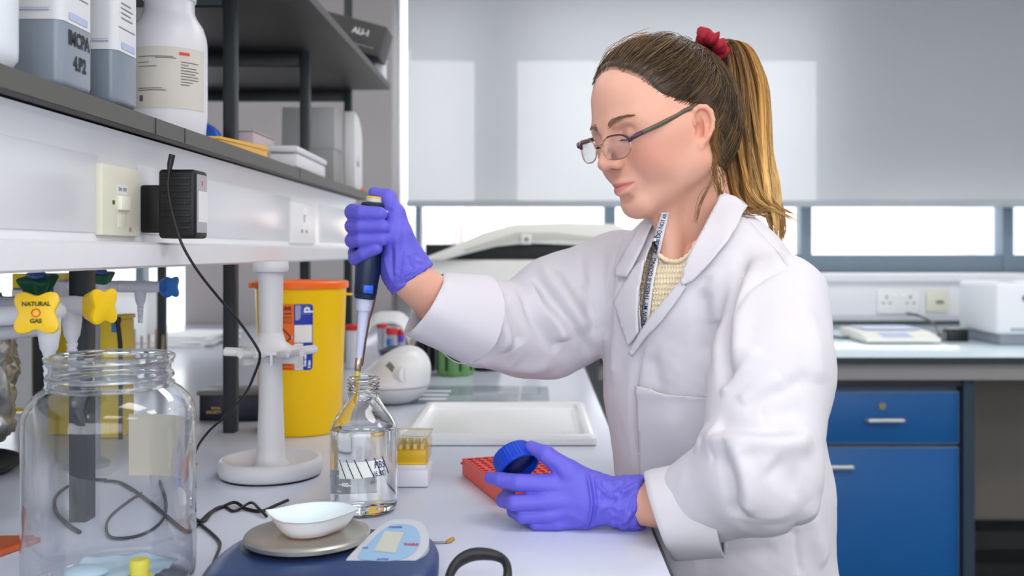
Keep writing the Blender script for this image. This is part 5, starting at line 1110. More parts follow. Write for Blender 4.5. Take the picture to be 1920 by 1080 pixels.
# ears
for s in (-1, 1):
    e1 = npa((-.22, s*.10, .97)); e1 /= np.linalg.norm(e1); e3 = npa((.42, s*.90, .02)); e3 -= e1*(e3@e1); e3 /= np.linalg.norm(e3); e2 = np.cross(e3, e1); R = np.stack([e1, e2, e3], 1); c = npa((-.002, s*.0765, -.009))
    E = lambda a, b, d=0.: c+e1*a+e2*b*(1 if (e2[0] < 0) else -1)+e3*d        # b towards the back of the head
    V.ell(E(0, 0, -.002), (.029, .0165, .0050), .004, R)
    V.ell(E(.003, -.0005, .0055), (.0215, .0120, .0078), .0025, R, op='sub')
    V.ell(E(-.004, -.0025, .001), (.0115, .0082, .0100), .0025, R, op='sub')
    rim = [E(.004, -.0085, .000), E(.014, -.0125, .0015), E(.0225, -.0095, .0026), E(.0272, -.002, .0034), E(.0265, .006, .0038), E(.0205, .0128, .0038), E(.010, .0158, .0036), E(-.002, .0150, .0032), E(-.012, .0105, .0028), E(-.021, .004, .002)]
    V.chain(rim, [.0026, .0032, .0036, .0038, .0039, .0038, .0036, .0033, .0030, .0028], .002, .0015)
    V.ell(E(-.024, -.003, .001), (.0075, .0070, .0042), .004, R)
    V.chain([E(.016, .000, -.001), E(.010, .0055, -.0004), E(.000, .0075, -.0002), E(-.011, .006, .0002)], [.0022, .0024, .0026, .0024], .003, .002)
    V.ell(E(-.006, -.0118, .001), (.0055, .0034, .0040), .003, R)
hv, hf = V.mesh(1)
print('head', len(hv))
# colours that belong to the skin itself: lips, brows' skin, cheeks
base = np.array(lin((224, 170, 148))); tint = np.tile(base, (len(hv), 1))
def blend(mask, col): 
    global tint
    m = np.clip(mask, 0, 1)[:, None]; tint = tint*(1-m)+np.array(lin(col))*m
ay = np.abs(hv[:, 1])
blend(.7*np.exp(-(((hv[:, 0]-.064)/.034)**2+((ay-.045)/.026)**2+((hv[:, 2]+.024)/.024)**2)), (214, 128, 112))
blend(.5*np.exp(-(((hv[:, 0]-.115)/.012)**2+(hv[:, 1]/.014)**2+((hv[:, 2]+.026)/.012)**2)), (222, 142, 128))
blend(.55*np.exp(-(((ay-.080)/.010)**2+((hv[:, 0]+.010)/.03)**2)), (232, 156, 130))
tz = np.clip(hv[:, 1]/.0225, -1, 1); th_u = .0066*(1-np.abs(tz)**1.8)+.0004; th_l = .0086*(1-np.abs(tz)**2.2)+.0004; zc_ = -.0583+.001*tz**2
lm = (hv[:, 0] > .078) & (np.abs(hv[:, 1]) < .0235)
dz = hv[:, 2]-zc_; inl = np.where(dz > 0, 1-dz/th_u, 1+dz/th_l); blend(np.where(lm, np.clip(inl*3, 0, 1), 0)*.9, (208, 122, 118))
blend(np.where(lm, np.exp(-(dz/.0009)**2), 0)*.6, (150, 78, 76))
hv_loc = hv; hvw = h2w(hv)

# ---- body under the clothes, one continuous surface down to the feet
SL, SR = A_(1460, 572, 1.185), A_(1180, 510, 1.465)
EL, WL, HL = A_(1425, 885, 1.055), A_(1285, 950, 1.125), A_(1190, 942, 1.160)
ER, WR, HRr = A_(985, 618, 1.395), A_(835, 595, 1.28), A_(772, 523, 1.245)
Ft = npa((-math.cos(math.radians(35)), -math.sin(math.radians(35)), 0)); Lt = npa((math.sin(math.radians(35)), -math.cos(math.radians(35)), 0))
N0, C0, C1, C2 = A_(1316, 470, 1.350), A_(1312, 590, 1.345), A_(1326, 740, 1.345), A_(1352, 920, 1.355)
HIP = npa((C2[0]+.0, C2[1]+.01, .80))
BV = Vol((-.20, 1.0, -.005), (.52, 1.66, H+.035), .0055)
BV.cone(C0, C1, .125, .120, .02, (Ft, .70)); BV.cone(C1, C2, .120, .125, .03, (Ft, .72)); BV.cone(C2, HIP, .125, .135, .03, (Ft, .78))
BV.cone(N0-npa((0, 0, .065)), SL, .034, .045, .02); BV.cone(N0-npa((0, 0, .065)), SR, .034, .045, .02); BV.cone(A_(1316, 500, 1.355), C0, .042, .085, .02, (Ft, .8))
BV.cone(A_(1318, 500, 1.355), A_(1305, 530, 1.34), .040, .05, .02)
BV.chain([SL, EL, WL, HL], [.044, .036, .030, .0255], .02, .012)
BV.chain([SR, ER, A_(838, 580, 1.28), HRr], [.044, .038, .0325, .0275], .02, .012)
for s in (-1, 1):
    hp = HIP+Lt*s*.085; kn = npa((hp[0]+.02, hp[1]+.01, .46))+Lt*s*.015; an = npa((kn[0]+.015, kn[1]+.01, .085))
    BV.chain([hp, kn, an], [.085, .055, .038], .03, .01); BV.cone(an+npa((0, 0, -.04)), an+npa((0, 0, -.045))+Ft*.13, .036, .028, .02)
BV.half((0, 0, .004), (0, 0, -1))
bv_, bf_ = BV.mesh(1)
tb = np.tile(base, (len(bv_), 1)); allv = np.concatenate([hvw, bv_]); allf = np.concatenate([hf, bf_+len(hvw)])
person = obj('person', (allv, allf), SKIN, smooth=180, colors=np.concatenate([tint, tb]))
tag(person, 'woman in white lab coat, glasses and violet gloves pipetting into a glass bottle', 'person')

# ---- lab coat
CV = Vol((-.20, .96, .50), (.52, 1.68, H+.075), .004)
CV.cone(C0, C1, .160, .158, .02, (Ft, .74)); CV.cone(C1, C2, .158, .158, .04, (Ft, .76))
CV.cone(C2, npa((C2[0]+.0, C2[1]+.01, .80)), .158, .166, .04, (Ft, .80)); CV.cone(npa((C2[0]+.0, C2[1]+.01, .80)), npa((C2[0]+.0, C2[1]+.02, .50)), .166, .19, .04, (Ft, .85))
CV.cone(N0-npa((0, 0, .030)), SL+npa((0, 0, .006)), .060, .056, .03); CV.cone(N0-npa((0, 0, .030)), SR, .058, .058, .03); CV.cone(N0-npa((0, 0, .01)), C0, .062, .12, .04, (Ft, .8))
base_d = CV.d.copy()
CV.cone(A_(1165, 535, 1.455), A_(1050, 585, 1.42), .083, .080, .008); CV.cone(A_(1050, 585, 1.42), ER, .080, .0665, .02); CV.cone(ER, WR, .0665, .0555, .014)
CV.cone(A_(1120, 565, 1.435), A_(1030, 640, 1.41), .07, .055, .012)
torso_d = CV.d.copy()
CV.cone(SL, A_(1445, 700, 1.12), .0625, .069, .006); CV.cone(A_(1445, 700, 1.12), EL, .069, .0635, .02); CV.cone(EL, WL, .0635, .0475, .016)
coat_d = CV.d.copy()
tv, tf = (setattr(CV, 'd', torso_d), CV.mesh(1))[1]
tnb = BVHTree.FromPolygons(tv.tolist(), tf.tolist())
CV.d = torso_d.copy(); CV.cone(A_(1316, 395, 1.345), A_(1316, 500, 1.345), .064, .070, .025); nv_, nf_ = CV.mesh(1)
neckb = BVHTree.FromPolygons(nv_.tolist(), nf_.tolist())
CV.d = coat_d; cv, cf_ = CV.mesh(1)
# open ends: cut the sleeves at the cuffs and the hem
fc = cv[cf_].mean(1)
def beyond(P, c, d): return (P-c)@(d/np.linalg.norm(d)) > 0
dR, dL = WR-ER, WL-EL; dRn0 = dR/np.linalg.norm(dR)+npa((0, 0, .12))
near = lambda P, c, r: np.linalg.norm(P-c, axis=1) < r
cR = A_(886, 599, 1.303); kill = (beyond(fc, cR, dRn0) & near(fc, cR, .16)) | (beyond(fc, WL, dL) & near(fc, WL, .10)) | (fc[:, 2] < .508)
cv, cf_, _ = keep_faces(cv, cf_, ~kill)
cv, cf_ = subdiv(cv, cf_); cv = lap(cv, cf_, 3)
cb = BVHTree.FromPolygons(cv.tolist(), cf_.tolist())
def cast(bvh, px, py, d0=0.):
    dr = Vector(((px-CX)/F, 1, -(py-CY)/F)).normalized(); r = bvh.ray_cast(Vector((0, 0, H))+dr*d0, dr); return r[0], (r[1] if r[0] is None or r[1].dot(dr) < 0 else -r[1])
def drape_line(bvh, pts, off=0., n=6, raw=False):
    P = smooth_path([Vector((a, b, 0)) for a, b in pts], n); out = []
    for p in P:
        h_, nr = cast(bvh, p.x, p.y)
        if h_ is not None: out.append(h_+nr*off)
    return out
FOLDS = [  # pixel polylines, height in metres (minus = groove), width
    # right sleeve
    ([(905, 535), (935, 580), (948, 620), (952, 660)], .008, .012), ([(925, 545), (958, 600), (975, 650)], -.007, .010), ([(890, 560), (905, 610), (910, 650)], -.005, .010),
    ([(985, 525), (1010, 575), (1048, 610), (1056, 640)], .010, .011), ([(1000, 520), (1040, 570), (1085, 625), (1108, 668)], -.009, .010), ([(975, 540), (1000, 600), (1030, 640), (1050, 655)], -.007, .010),
    ([(1015, 500), (1060, 555), (1100, 630)], .007, .012), ([(1040, 490), (1085, 545), (1112, 600)], -.005, .012), ([(880, 670), (960, 690), (1040, 688)], .005, .014),
    ([(1100, 450), (1108, 540), (1118, 640)], -.007, .011), ([(1085, 460), (1098, 540)], .005, .012),
    # chest
    ([(1135, 470), (1128, 560), (1122, 660), (1128, 720)], .005, .013), ([(1150, 470), (1146, 560), (1138, 640)], -.005, .011), ([(1165, 520), (1158, 620), (1150, 720)], .005, .014),
    ([(1345, 500), (1340, 560), (1345, 610)], .005, .014), ([(1318, 540), (1322, 620), (1330, 700)], -.006, .014), ([(1395, 480), (1380, 540), (1362, 610), (1360, 690), (1370, 720)], -.012, .011), ([(1410, 500), (1396, 560), (1384, 620), (1384, 690)], .008, .013),
    ([(1205, 640), (1190, 720), (1188, 800), (1196, 880)], -.004, .008), ([(1215, 660), (1235, 720), (1230, 760)], -.005, .014), ([(1255, 790), (1270, 830), (1260, 870)], .004, .012),
    # left sleeve
    ([(1500, 560), (1525, 640), (1535, 720)], .004, .016), ([(1392, 770), (1430, 748), (1475, 728), (1515, 705)], -.0035, .009), ([(1385, 755), (1425, 732), (1470, 712)], .0035, .010), ([(1352, 742), (1375, 722), (1400, 690), (1420, 650)], .005, .008), ([(1420, 780), (1460, 775), (1510, 768)], -.0025, .009), ([(1312, 845), (1316, 822), (1332, 806), (1352, 806)], .0035, .010),
    ([(1320, 830), (1365, 826), (1420, 832), (1480, 832), (1518, 818)], .013, .013), ([(1340, 808), (1370, 806), (1430, 812), (1490, 810)], -.007, .012), ([(1330, 856), (1350, 850), (1372, 842)], -.004, .009),
    ([(1372, 836), (1390, 880), (1400, 920), (1398, 965)], .012, .011), ([(1360, 850), (1372, 890), (1378, 930), (1388, 972)], -.010, .011), ([(1440, 870), (1475, 900), (1500, 905)], -.005, .016), ([(1420, 850), (1450, 920), (1450, 980)], .005, .018),
    ([(1490, 975), (1492, 1020), (1500, 1080)], -.003, .006), ([(1515, 940), (1530, 1000), (1545, 1060)], .005, .013), ([(1300, 1050), (1380, 1040), (1460, 1030)], -.004, .014),
    # shoulder seams
    ([(1393, 402), (1415, 428), (1440, 455), (1462, 480), (1478, 503)], -.0022, .004), ([(1478, 503), (1450, 512), (1425, 528), (1402, 556), (1385, 600)], -.003, .0045)]
cn = vnormals(cv, cf_); disp = np.zeros(len(cv))
for pts, amp, wd in FOLDS:
    P = drape_line(cb, pts, 0, 3)
    if len(P) < 2: continue
    lo_b = np.min([list(p) for p in P], 0)-wd*3; hi_b = np.max([list(p) for p in P], 0)+wd*3
    m = np.where(((cv > lo_b) & (cv < hi_b)).all(1))[0]
    d, t = seg_dist(cv[m], P); disp[m] += amp*np.exp(-(d/wd)**2)*np.clip(np.minimum(t, 1-t)*5+.15, 0, 1)
disp += .0014*noise3(cv, 38, 11)+.0010*noise3(cv, 95, 12)+.0005*noise3(cv, 240, 13)
cv_s = cv.copy(); cv = cv+cn*disp[:, None]; cv = lap(cv, cf_, 1)
# V opening at the neck
VO = [(1243, 395), (1237, 420), (1216, 470), (1198, 525), (1199, 585), (1203, 624), (1218, 606), (1252, 566), (1284, 526), (1300, 486), (1325, 430), (1348, 384), (1340, 300), (1240, 300)]
pf = project(cv[cf_].mean(1)); fnrm = np.cross(cv[cf_[:, 2]]-cv[cf_[:, 0]], cv[cf_[:, 3]]-cv[cf_[:, 1]]); fcn = cv[cf_].mean(1); facing = np.einsum('ij,ij->i', fnrm, fcn-npa((0, 0, H))) < 0
cv, cf_, _ = keep_faces(cv, cf_, ~(in_poly(pf, VO) & (facing | (pf[:, 1] < 470)) & (fcn[:, 2] > H-.13)))
mb_ = (cv[:, 2] < B+.012) & (cv[:, 0] < BX+.006) & (cv[:, 1] > 1.16); cv[mb_, 0] = BX+.006+.15*(cv[mb_, 0]-BX-.006)*(cv[mb_, 2] > B-.03)
coat = obj('lab_coat', (cv, cf_), COATM, person, smooth=180, solid=.0016)
from mathutils.geometry import delaunay_2d_cdt
def drape(name, poly, bvh, off, mat, parent, step=5., th=.0022, lift=None, smooth_pts=True, colors=None):
    P = [Vector((a, b)) for a, b in poly]; n = len(P); bd = []
    for i in range(n):
        a, b = P[i], P[(i+1) % n]; k = max(1, int((b-a).length/step)); bd += [a+(b-a)*j/k for j in range(k)]
    xs_ = np.arange(min(p.x for p in P), max(p.x for p in P), step); ys_ = np.arange(min(p.y for p in P), max(p.y for p in P), step)
    G = np.array([(x+.37, y+.41) for x in xs_ for y in ys_]); G = G[in_poly(G, poly)]
    bn = np.array([list(p) for p in bd]); G = np.array([g for g in G if np.min(np.linalg.norm(bn-g, axis=1)) > step*.5])
    pts = bd+[Vector(g) for g in G]; r = delaunay_2d_cdt(pts, [(i, (i+1) % len(bd)) for i in range(len(bd))], [], 1, 1e-4)
    vs = []; ok = []
    for p in r[0]:
        h_, nr = cast(bvh, p.x, p.y); ok.append(h_ is not None)
        o_ = off+(lift(p.x, p.y) if lift else 0); vs.append(h_+nr*o_ if h_ is not None else Vector((0, 0, 0)))
    fs = [tuple(f) for f in r[2] if all(ok[i] for i in f)]
    par = list(range(len(vs)))
    def root(i):
        while par[i] != i: par[i] = par[par[i]]; i = par[i]
        return i
    for f in fs:
        for i in f[1:]: par[root(i)] = root(f[0])
    cnt = {}
    for f in fs: cnt[root(f[0])] = cnt.get(root(f[0]), 0)+1
    big = max(cnt, key=cnt.get); fs = [f for f in fs if root(f[0]) == big]; us = sorted({i for f in fs for i in f}); mp_ = {i: k for k, i in enumerate(us)}; vs = [vs[i] for i in us]; fs = [tuple(mp_[i] for i in f) for f in fs]
    o = obj(name, (vs, fs), mat, parent, smooth=180, solid=th)
    return o
fold = lambda pts, h_, w_: (lambda x, y: h_*max(0, 1-min(math.hypot(x-a, y-b) for a, b in pts)/w_))
drape('collar', [(1348, 366), (1372, 378), (1394, 397), (1386, 418), (1380, 437), (1366, 463), (1340, 492), (1318, 514), (1301, 530), (1284, 537), (1280, 531), (1289, 500), (1301, 471), (1320, 437), (1342, 388)], neckb, .007, COATM, coat, lift=lambda x, y: .004*math.exp(-((x-1375)/30)**2))
drape('lapel', [(1281, 526), (1289, 540), (1266, 574), (1243, 604), (1214, 634), (1190, 668), (1184, 662), (1203, 626), (1222, 596), (1252, 560)], neckb, .005, COATM, coat)
drape('collar', [(1238, 405), (1222, 412), (1208, 430), (1191, 462), (1176, 486), (1164, 508), (1163, 521), (1184, 522), (1194, 506), (1213, 468), (1226, 437), (1240, 412)], neckb, .009, COATM, coat)
drape('lapel', [(1184, 520), (1170, 545), (1158, 567), (1168, 602), (1184, 648), (1194, 636), (1203, 622), (1201, 585), (1203, 550), (1209, 518), (1214, 490), (1203, 496), (1194, 506)], neckb, .006, COATM, coat)
pk = [(1200, 723), (1228, 728), (1240, 734), (1262, 739), (1352, 746), (1350, 800), (1340, 850), (1300, 880), (1250, 892), (1207, 897)]
pkd = drape('pocket', pk, tnb, .0065, COATM, coat, th=.0018, lift=lambda x, y: .003*math.exp(-((y-735)/12)**2)+.0030*math.exp(-((x-1262)/16)**2-((y-800)/34)**2)-.002*math.exp(-((x-1300)/14)**2-((y-800)/40)**2))
# seams: stitched ridges
def seam(pts, bvh, r=.0009, off=.0006):
    P = drape_line(bvh, pts, off, 6)
    if len(P) > 1: obj('seam', MB().tube(P, r, 5), COATM, coat, smooth=180)
cb2 = BVHTree.FromPolygons(cv.tolist(), cf_.tolist())
seam([(1393, 402), (1415, 426), (1440, 453), (1462, 478), (1477, 500)], cb2)
seam([(1205, 660), (1192, 720), (1190, 800), (1200, 880)], cb2, .0007)
seam([(1101, 450), (1110, 540), (1121, 630), (1126, 700)], cb2, .0006)
# turned-up cuffs
def cuff(c0, d, prof, up, sx=1., name='cuff'):
    d = Vector(d).normalized(); c0 = Vector(c0); u = Vector(up); u = (u-d*u.dot(d)).normalized(); v = d.cross(u); n = 48; rings = []
    for (s, r, w_) in prof: rings.append([c0+d*s+(u*math.cos(a)+v*math.sin(a)*sx)*(r+w_*math.sin(3*a+s*40)+.6*w_*math.sin(5*a+1)) for a in (2*PI*i/n for i in range(n))])
    vs = [p for q in rings for p in q]; fs = [(j*n+i, j*n+(i+1) % n, (j+1)*n+(i+1) % n, (j+1)*n+i) for j in range(len(rings)-1) for i in range(n)]
    return obj(name, (vs, fs), COATM, coat, smooth=70, solid=.0018)
dRn = dR/np.linalg.norm(dR); dLn = dL/np.linalg.norm(dL)
dRc = npa(Vector(dRn)+Vector((-.10, 0, .10))); dLc = dLn
def cuff2(c0, a0, r0, c1, a1, r1, back=.03):
    c0, c1, a0, a1 = Vector(c0), Vector(c1), Vector(a0).normalized(), Vector(a1).normalized(); n = 56; rings = []
    stations = [(0., 1., 1.), (.02, 1.03, 1.), (.10, 1.04, 1.), (.35, 1.02, 1.), (.65, 1.0, 1.), (.93, 1.0, 1.), (1.0, 1.0, 1.), (1.01, .965, 1.), (.96, .93, 1.)]
    inner = [(.6, .90, 1.), (.25, .93, 1.)]
    for k, (s_, m_, _) in enumerate([(.45, .90, 1), (.2, .93, 1), (.04, .97, 1)]+stations):
        a = a0.lerp(a1, s_).normalized(); c = c0.lerp(c1, s_); r = (r0+(r1-r0)*s_)*m_; u = Vector((0, 0, 1)); u = (u-a*u.dot(a)).normalized(); v = a.cross(u)
        rings.append([c+(u*math.cos(t_)+v*math.sin(t_))*(r+.0012*math.sin(3*t_+s_*2.2)+.0008*math.sin(7*t_+1+s_*3)) for t_ in (2*PI*i/n for i in range(n))])
    vs = [p for q in rings for p in q]; fs = [(j*n+i, j*n+(i+1) % n, (j+1)*n+(i+1) % n, (j+1)*n+i) for j in range(len(rings)-1) for i in range(n)]
    return obj('cuff', (vs, fs), COATM, coat, smooth=70, solid=.0016)
cuff2(A_(797, 570, 1.262), (-.80, -.26, .54), .0455, A_(884, 597, 1.302), npa(dRn)+npa((0, 0, .12)), .0605)
cuff2(A_(1236, 968, 1.128), (-.93, .12, -.34), .0505, A_(1346, 950, 1.098), (-.95, .25, -.16), .0555)

# ---- jumper and lanyard
JV = Vol((-.0, 1.08, H-.26), (.40, 1.50, H+.04), .0045)
JV.cone(C0, C1, .138, .133, .02, (Ft, .72)); JV.cone(N0-npa((0, 0, .012)), C0, .052, .105, .04, (Ft, .8))
JV.cone(N0-npa((0, 0, .02)), SL, .050, .050, .03); JV.cone(N0-npa((0, 0, .02)), SR, .050, .050, .03)
jv, jf = JV.mesh(2); jb = BVHTree.FromPolygons(jv.tolist(), jf.tolist())
NL = [(1180, 430), (1222, 452), (1229, 466), (1244, 482), (1262, 491), (1279, 488), (1296, 475), (1306, 455), (1390, 430)]
pj = project(jv[jf].mean(1)); jn = np.interp(pj[:, 0], [p[0] for p in NL], [p[1] for p in NL])
jv2, jf2, _ = keep_faces(jv, jf, (pj[:, 1] > jn-1) & (jv[jf].mean(1)[:, 2] > H-.25))
jv2, jf2 = subdiv(jv2, jf2); jv2, jf2 = subdiv(jv2, jf2); jn_ = vnormals(jv2, jf2); q = project(jv2)
jv2 = jv2+jn_*(.0011*np.sin(q[:, 0]*1.15+1.5*np.sin(q[:, 1]*.5))*np.sin(q[:, 1]*.62)+.0008*np.sin(q[:, 1]*.62))[:, None]
JM = M('jumper_cream', (238, 222, 192), .8, noise=.08, nscale=500, bump=.3, bscale=900)
jm = obj('jumper', (jv2, jf2), JM, person, smooth=180, solid=.0012)
sb = BVHTree.FromPolygons(allv.tolist(), allf.tolist())
def cast2(px, py):
    a, na = cast(jb, px, py); b, nb = cast(sb, px, py); jl = np.interp(px, [p[0] for p in NL], [p[1] for p in NL])
    if py < jl or a is None: return b, nb
    if b is None or a.y < b.y: return a, na
    return b, nb
nk = [h_+nr*.002 for h_, nr in (cast2(p.x, p.y+1) for p in smooth_path([Vector((a, b, 0)) for a, b in NL[1:-1]], 6)) if h_]
obj('neckband', MB().tube(nk, [.0032+.0007*math.sin(i*1.9) for i in range(len(nk))], 8), JM, jm, smooth=180)
lp_ = smooth_path([Vector((a, b, 0)) for a, b in ((1245, 396), (1243, 415), (1238, 445), (1233, 475), (1226, 508), (1220, 540), (1216, 575), (1213, 605), (1211, 640))], 8)
def lan(s, w_, off):
    "s along the ribbon 0..1, w across in pixels"
    k = min(len(lp_)-2, max(0, int(s*(len(lp_)-1)))); t = s*(len(lp_)-1)-k; p = lp_[k].lerp(lp_[k+1], t); d = (lp_[k+1]-lp_[k]).normalized(); q = p+Vector((-d.y, d.x, 0))*w_
    h_, nr = cast2(q.x, q.y); h0, n0 = cast2(p.x, p.y); return (h_ if h_ else h0)+(nr if h_ else n0)*off
LM = M('ribbon_white', (234, 234, 238), .6)
ly = obj('lanyard', MB().sheet([[lan(i/60, w_, .0035) for w_ in (-7.2, -2.4, 2.4, 7.2)] for i in range(61)]), LM, person, smooth=180, solid=.0008)
Ltot = sum((lp_[i+1]-lp_[i]).length for i in range(len(lp_)-1))
tx = MB(); text_on(tx, 'PLEASE DO NOT ASK HOW MY THESIS IS GOING   PLEASE DO NOT ASK HOW MY THESIS IS GOING', 10.4, lambda u, v: lan(min(.999, max(.001, 1-(u)/Ltot)), v, .0046), .16, 'LEFT', ux=.92, dx=-66)
obj('lettering', tx, M('print_navy', (36, 38, 86), .6), ly)

# ---- gloves
def glove(Vg, label, wr=0.):
    v, f = Vg.mesh(1); v, f = subdiv(v, f); v = lap(v, f, 2); n = vnormals(v, f); return v, f, n
def glove_folds(v, n, f, lines):
    bv = BVHTree.FromPolygons(v.tolist(), f.tolist()); d_ = np.zeros(len(v))
    for pts, amp, wd in lines:
        P = drape_line(bv, pts, 0, 3)
        if len(P) < 2: continue
        d, t_ = seg_dist(v, P); d_ += amp*np.exp(-(d/wd)**1.7)*np.clip(np.minimum(t_, 1-t_)*5+.2, 0, 1)
    return v+n*d_[:, None]
# right hand round the pipette
a_ = lambda px, py, D: A_(px, py, D)
G = Vol(A_(640, 345, 1.30)*[1, 0, 0]+[-.0, 1.19, H-.075], [A_(830, 400, 1.24)[0], 1.31, H+.092], .0017)
for (y0, y1, y2, y3, r0, xt) in ((400, 397, 398, 401, .0102, 713), (424, 424, 424, 425, .0100, 719), (448, 450, 451, 449, .0098, 716), (466, 474, 485, 466, .0088, 706)):
    e = 12 if y0 == 466 else 0
    G.chain([a_(735, y0+2, 1.272), a_(700, y0, 1.279), a_(662+e*.3, y1, 1.266), a_(661+e*.4, y2, 1.232), a_(678+e*.3, (y2+y3)/2, 1.2185), a_(xt, y3, 1.2150)], [r0*1.05, r0*1.08, r0*1.05, r0*1.0, r0*.98, r0*.88], .005, .0012)
G.cone(a_(735, 405, 1.265), a_(755, 510, 1.255), .019, .025, .012); G.cone(a_(742, 440, 1.247), a_(762, 510, 1.245), .018, .026, .012)
G.ell(a_(728, 462, 1.268), (.018, .014, .034), .012)
G.chain([a_(762, 490, 1.242), a_(746, 440, 1.234), a_(741, 402, 1.236), a_(727, 370, 1.243), a_(701, 361, 1.247)], [.024, .0180, .0124, .0098, .0074], .010, .006)
G.cone(a_(758, 500, 1.248), a_(785, 540, 1.248), .0285, .0325, .012); G.cone(a_(785, 540, 1.248), a_(800, 565, 1.25), .0325, .033, .01)
cdir = A_(800, 592, 1.25)-A_(752, 528, 1.25); G.half(A_(772, 528, 1.25), cdir/np.linalg.norm(cdir), .003)
v, f, n = glove(G, ''); wr = np.clip(((v-A_(735, 470, 1.25))@(cdir/np.linalg.norm(cdir)))/.04, 0, 1)
v = v+n*((.0013*noise3(v, 160, 21)+.0022*(np.abs(noise3(v, 240, 22))-.2)+.0010*(np.abs(noise3(v, 460, 24))-.2))*wr+.0002*noise3(v, 300, 23))[:, None]
v = glove_folds(v, n, f, [([(722, 480), (727, 505), (738, 530)], .0022, .004), ([(733, 455), (735, 490), (738, 525)], -.0022, .0032), ([(744, 440), (744, 480), (741, 520)], .0022, .004), ([(756, 420), (754, 470), (748, 520)], -.0016, .0035), ([(748, 522), (765, 512), (792, 500)], .0020, .003), ([(742, 535), (770, 524), (798, 510)], -.0018, .003), ([(770, 470), (776, 486), (790, 492)], .0018, .003), ([(765, 478), (768, 495), (778, 505)], -.0016, .0028), ([(745, 548), (770, 540), (798, 522)], .0016, .003), ([(760, 528), (768, 540), (772, 550)], -.0014, .003), ([(760, 380), (768, 410), (772, 440)], .0010, .004), ([(722, 392), (735, 396)], -.0016, .003)])
gr_ = obj('glove', (v, f), GLOVE, person, smooth=180); gr_['label'] = 'violet glove gripping the pipette, thumb on its button'
# left hand holding the cap
dy_ = -.010
b_ = lambda px, py, D: A_(px, py, D+dy_)
G = Vol([A_(895, 0, 1.15)[0], 1.105, B-.004], [A_(1230, 0, 1.2)[0], 1.275, H-.205], .0017)
G.chain([b_(1085, 918, 1.172), b_(1025, 908, 1.166), b_(972, 905, 1.164), b_(940, 900, 1.174), b_(919, 896, 1.188)], [.0150, .0120, .0104, .0092, .0076], .006, .0015)
G.chain([b_(1085, 935, 1.170), b_(1022, 940, 1.160), b_(965, 943, 1.160), b_(944, 938, 1.190), b_(955, 922, 1.214)], [.0150, .0114, .0098, .0092, .0080], .004, .0012)
G.chain([b_(1088, 952, 1.170), b_(1028, 965, 1.161), b_(980, 968, 1.163), b_(963, 958, 1.192), b_(975, 942, 1.214)], [.0145, .0102, .0090, .0084, .0074], .004, .0012)
G.chain([b_(1092, 965, 1.172), b_(1045, 981, 1.164), b_(1005, 984, 1.166), b_(988, 970, 1.192), b_(1000, 955, 1.210)], [.0140, .0094, .0080, .0076, .0068], .004, .0012)
G.chain([b_(1110, 915, 1.172), b_(1066, 885, 1.170), b_(1024, 852, 1.174), b_(996, 838, 1.186)], [.0200, .0145, .0102, .0078], .012, .004)
G.ell(b_(1085, 938, 1.174), (.036, .018, .031), .012); G.cone(b_(1060, 900, 1.180), b_(1040, 915, 1.19), .012, .010, .010)
G.cone(b_(1105, 940, 1.172), b_(1190, 942, 1.170), .028, .0300, .014, ((0, 1, 0), .88)); G.cone(b_(1180, 942, 1.170), b_(1235, 944, 1.165), .030, .031, .01)
G.half(A_(1206, 944, 1.15), A_(1240, 950, 1.145)-A_(1190, 942, 1.16), .002)
G.half((0, 0, B+.0006), (0, 0, -1))
v, f, n = glove(G, ''); wr = np.clip((v[:, 0]-A_(1085, 0, 1.16)[0])/.03, 0, 1)
v = v+n*((.0014*noise3(v, 170, 31)+.0028*(np.abs(noise3(v, 260, 32))-.2)+.0012*(np.abs(noise3(v, 480, 34))-.2))*wr+.00025*noise3(v, 300, 33))[:, None]; 
v = glove_folds(v, n, f, [([(1100, 888), (1106, 915), (1110, 945), (1104, 975), (1097, 992)], .0044, .0020), ([(1111, 892), (1116, 940), (1109, 988)], -.0030, .0026), ([(1122, 902), (1128, 918), (1145, 928), (1158, 924)], .0022, .0030), ([(1122, 915), (1135, 935), (1160, 938)], -.0020, .003), ([(1150, 902), (1160, 915), (1175, 925)], .0018, .003), ([(1165, 930), (1180, 915), (1198, 905)], .002, .003), ([(1160, 945), (1180, 930), (1200, 920)], -.0018, .003), ([(1130, 985), (1145, 970), (1150, 960)], .0018, .003), ([(1160, 985), (1178, 970), (1202, 935)], .0020, .003), ([(1176, 985), (1192, 968), (1205, 945)], -.0018, .003), ([(1125, 955), (1140, 950), (1170, 956)], .0014, .004), ([(1030, 870), (1045, 892), (1050, 905)], -.0014, .004), ([(1060, 960), (1090, 975), (1100, 978)], .001, .004), ([(1045, 975), (1075, 985)], -.0010, .004)])
v[:, 2] = np.maximum(v[:, 2], B+.0006)
gl_ = obj('glove', (v, f), GLOVE, person, smooth=180); gl_['label'] = 'violet glove resting on the bench, holding the blue cap'
